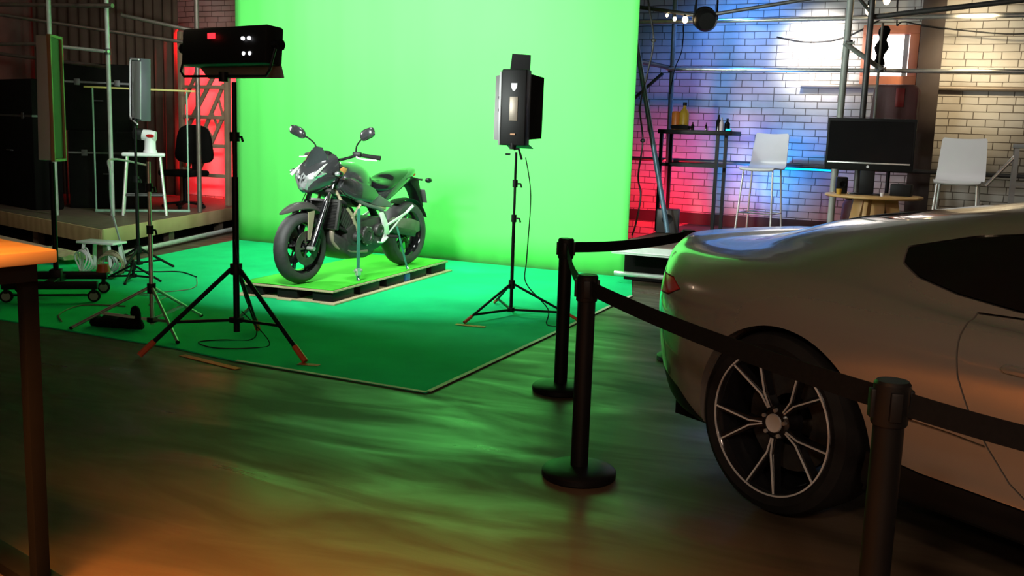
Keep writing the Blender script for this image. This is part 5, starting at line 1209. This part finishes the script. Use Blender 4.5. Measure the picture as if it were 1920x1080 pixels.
sl('pale horizontal tube between the two tall left uprights', (-9.99, 8.46, 2.32), (-9.50, 8.74, 2.28), 0.020, 'steel')
sl('horizontal tube at far left of the tall uprights', (-12.0, 8.6, 2.36), (-10.12, 8.6, 2.36), 0.022, 'tube_brown')
sl('lower reddish tube sloping across the left dark cases', (-12.2, 9.0, 2.33), (-9.52, 8.83, 2.10), 0.022, 'tube_brown')
sl('long brown tube from the upper left to the wide lamp', (-9.9, 9.4, 2.78), (-9.12, 9.88, 2.62), 0.024, 'tube_brown')
coupler((-9.50, 8.80, 2.28), 'bright clamp at joint of pale tube and tall left upright')
t = thing('clamp_lamp', 'small white clip lamp hanging far left on the dark cases', 'lamp', (-10.65, 8.10, 1.45))
MB().box((0, 0, 0.06), (0.10, 0.06, 0.10)).build('body', M['white'], t, bevel=0.012)
MB().cyl((0.02, -0.01, -0.12), (0.0, 0, 0.02), 0.03, 0.022, n=12).build('clip', M['white'], t)
MB().cyl((0.0, 0, 0.0), (0.0, 0, -1.44), 0.010, n=8).build('post', M['black_metal'], t)

# clutter before the left stage
t = thing('trestle_stool', 'small white topped trestle among cable coils by the left stage', 'stool', (-7.72, 7.0, 0.009), R(10))
MB().box((0, 0, 0.29), (0.42, 0.22, 0.022)).build('seat', M['white'], t, bevel=0.005)
for sx in (-1, 1):
    for sy in (-1, 1): MB().bar((sx * 0.14, sy * 0.08, 0.28), (sx * 0.17, sy * 0.10, 0.0), 0.03, 0.03).build('leg', M['white'], t)
for i, (x, y, r_, m_, lb) in enumerate(((-7.80, 6.85, 0.10, 'white', 'white coil of cable leaning under the trestle stool'), (-7.58, 6.95, 0.085, 'grey_metal', 'grey coil of cable right of the trestle stool'), (-7.30, 6.72, 0.11, 'tan', 'tan coil of cable by the panel stand leg'))):
    b = MB()
    for k in range(4):
        P = [(r_ * (1 + 0.08 * math.sin(3 * a + k)) * math.cos(a), 0.02 * k - 0.03 + 0.015 * math.sin(2 * a + k), r_ * (1.02 + 0.04 * k) + r_ * (1 + 0.05 * k) * math.sin(a)) for a in [2 * PI * j / 20 for j in range(20)]]
        zmin = min(p[2] for p in P); b.tube([(p[0], p[1], p[2] - zmin + 0.009) for p in P], 0.008, 6, 0, True)
    tag(b.build('cable_coil', M[m_], loc=(x, y, 0.009), rotz=R(20 * i - 15)), lb, 'cable coil', 'cable coils')
M['water'] = mat('blue_label', (0.05, 0.15, 0.35), 0.3)
bt = bottle('bottle', 'small clear blue bottle on the floor left of the trestle stool', -8.45, 7.05, 0.009, 0.035, 0.20, M['water'], 'white', group='bottles by the left stage')
t = thing('crumpled_sheet', 'crumpled beige sheet lying before the left stage', 'cloth', (-8.62, 7.30, 0.06), R(-15))
b = MB(); rg = []
for i in range(13):
    u = -0.35 + 0.7 * i / 12; rg.append([Vector((u, 0.16 * (k / 8 * 2 - 1), 0.03 + 0.05 * abs(math.sin(i * 1.1 + k * 0.8)) * (1 - abs(k / 4 - 1)))) for k in range(9)] + [Vector((u, 0.15 * (k / 8 * 2 - 1), 0.0)) for k in range(8, -1, -1)])
b.loft(rg).build('sheet', M['pale_wood'], t, ang=70)
tripod('light_stand', 'small folded black tripod base on green floor beside the trestle', -7.05, 6.75, 0.20, 0.14, 0.26, (-150, -60, 20), M['black_metal'], 0.014, 0.05)
cable('cable', 'black cable running on green floor to the left stage', [(-6.75, 7.25, 0.014), (-7.1, 7.4, 0.014), (-7.3, 7.25, 0.014), (-7.6, 7.1, 0.014)], 0.007)
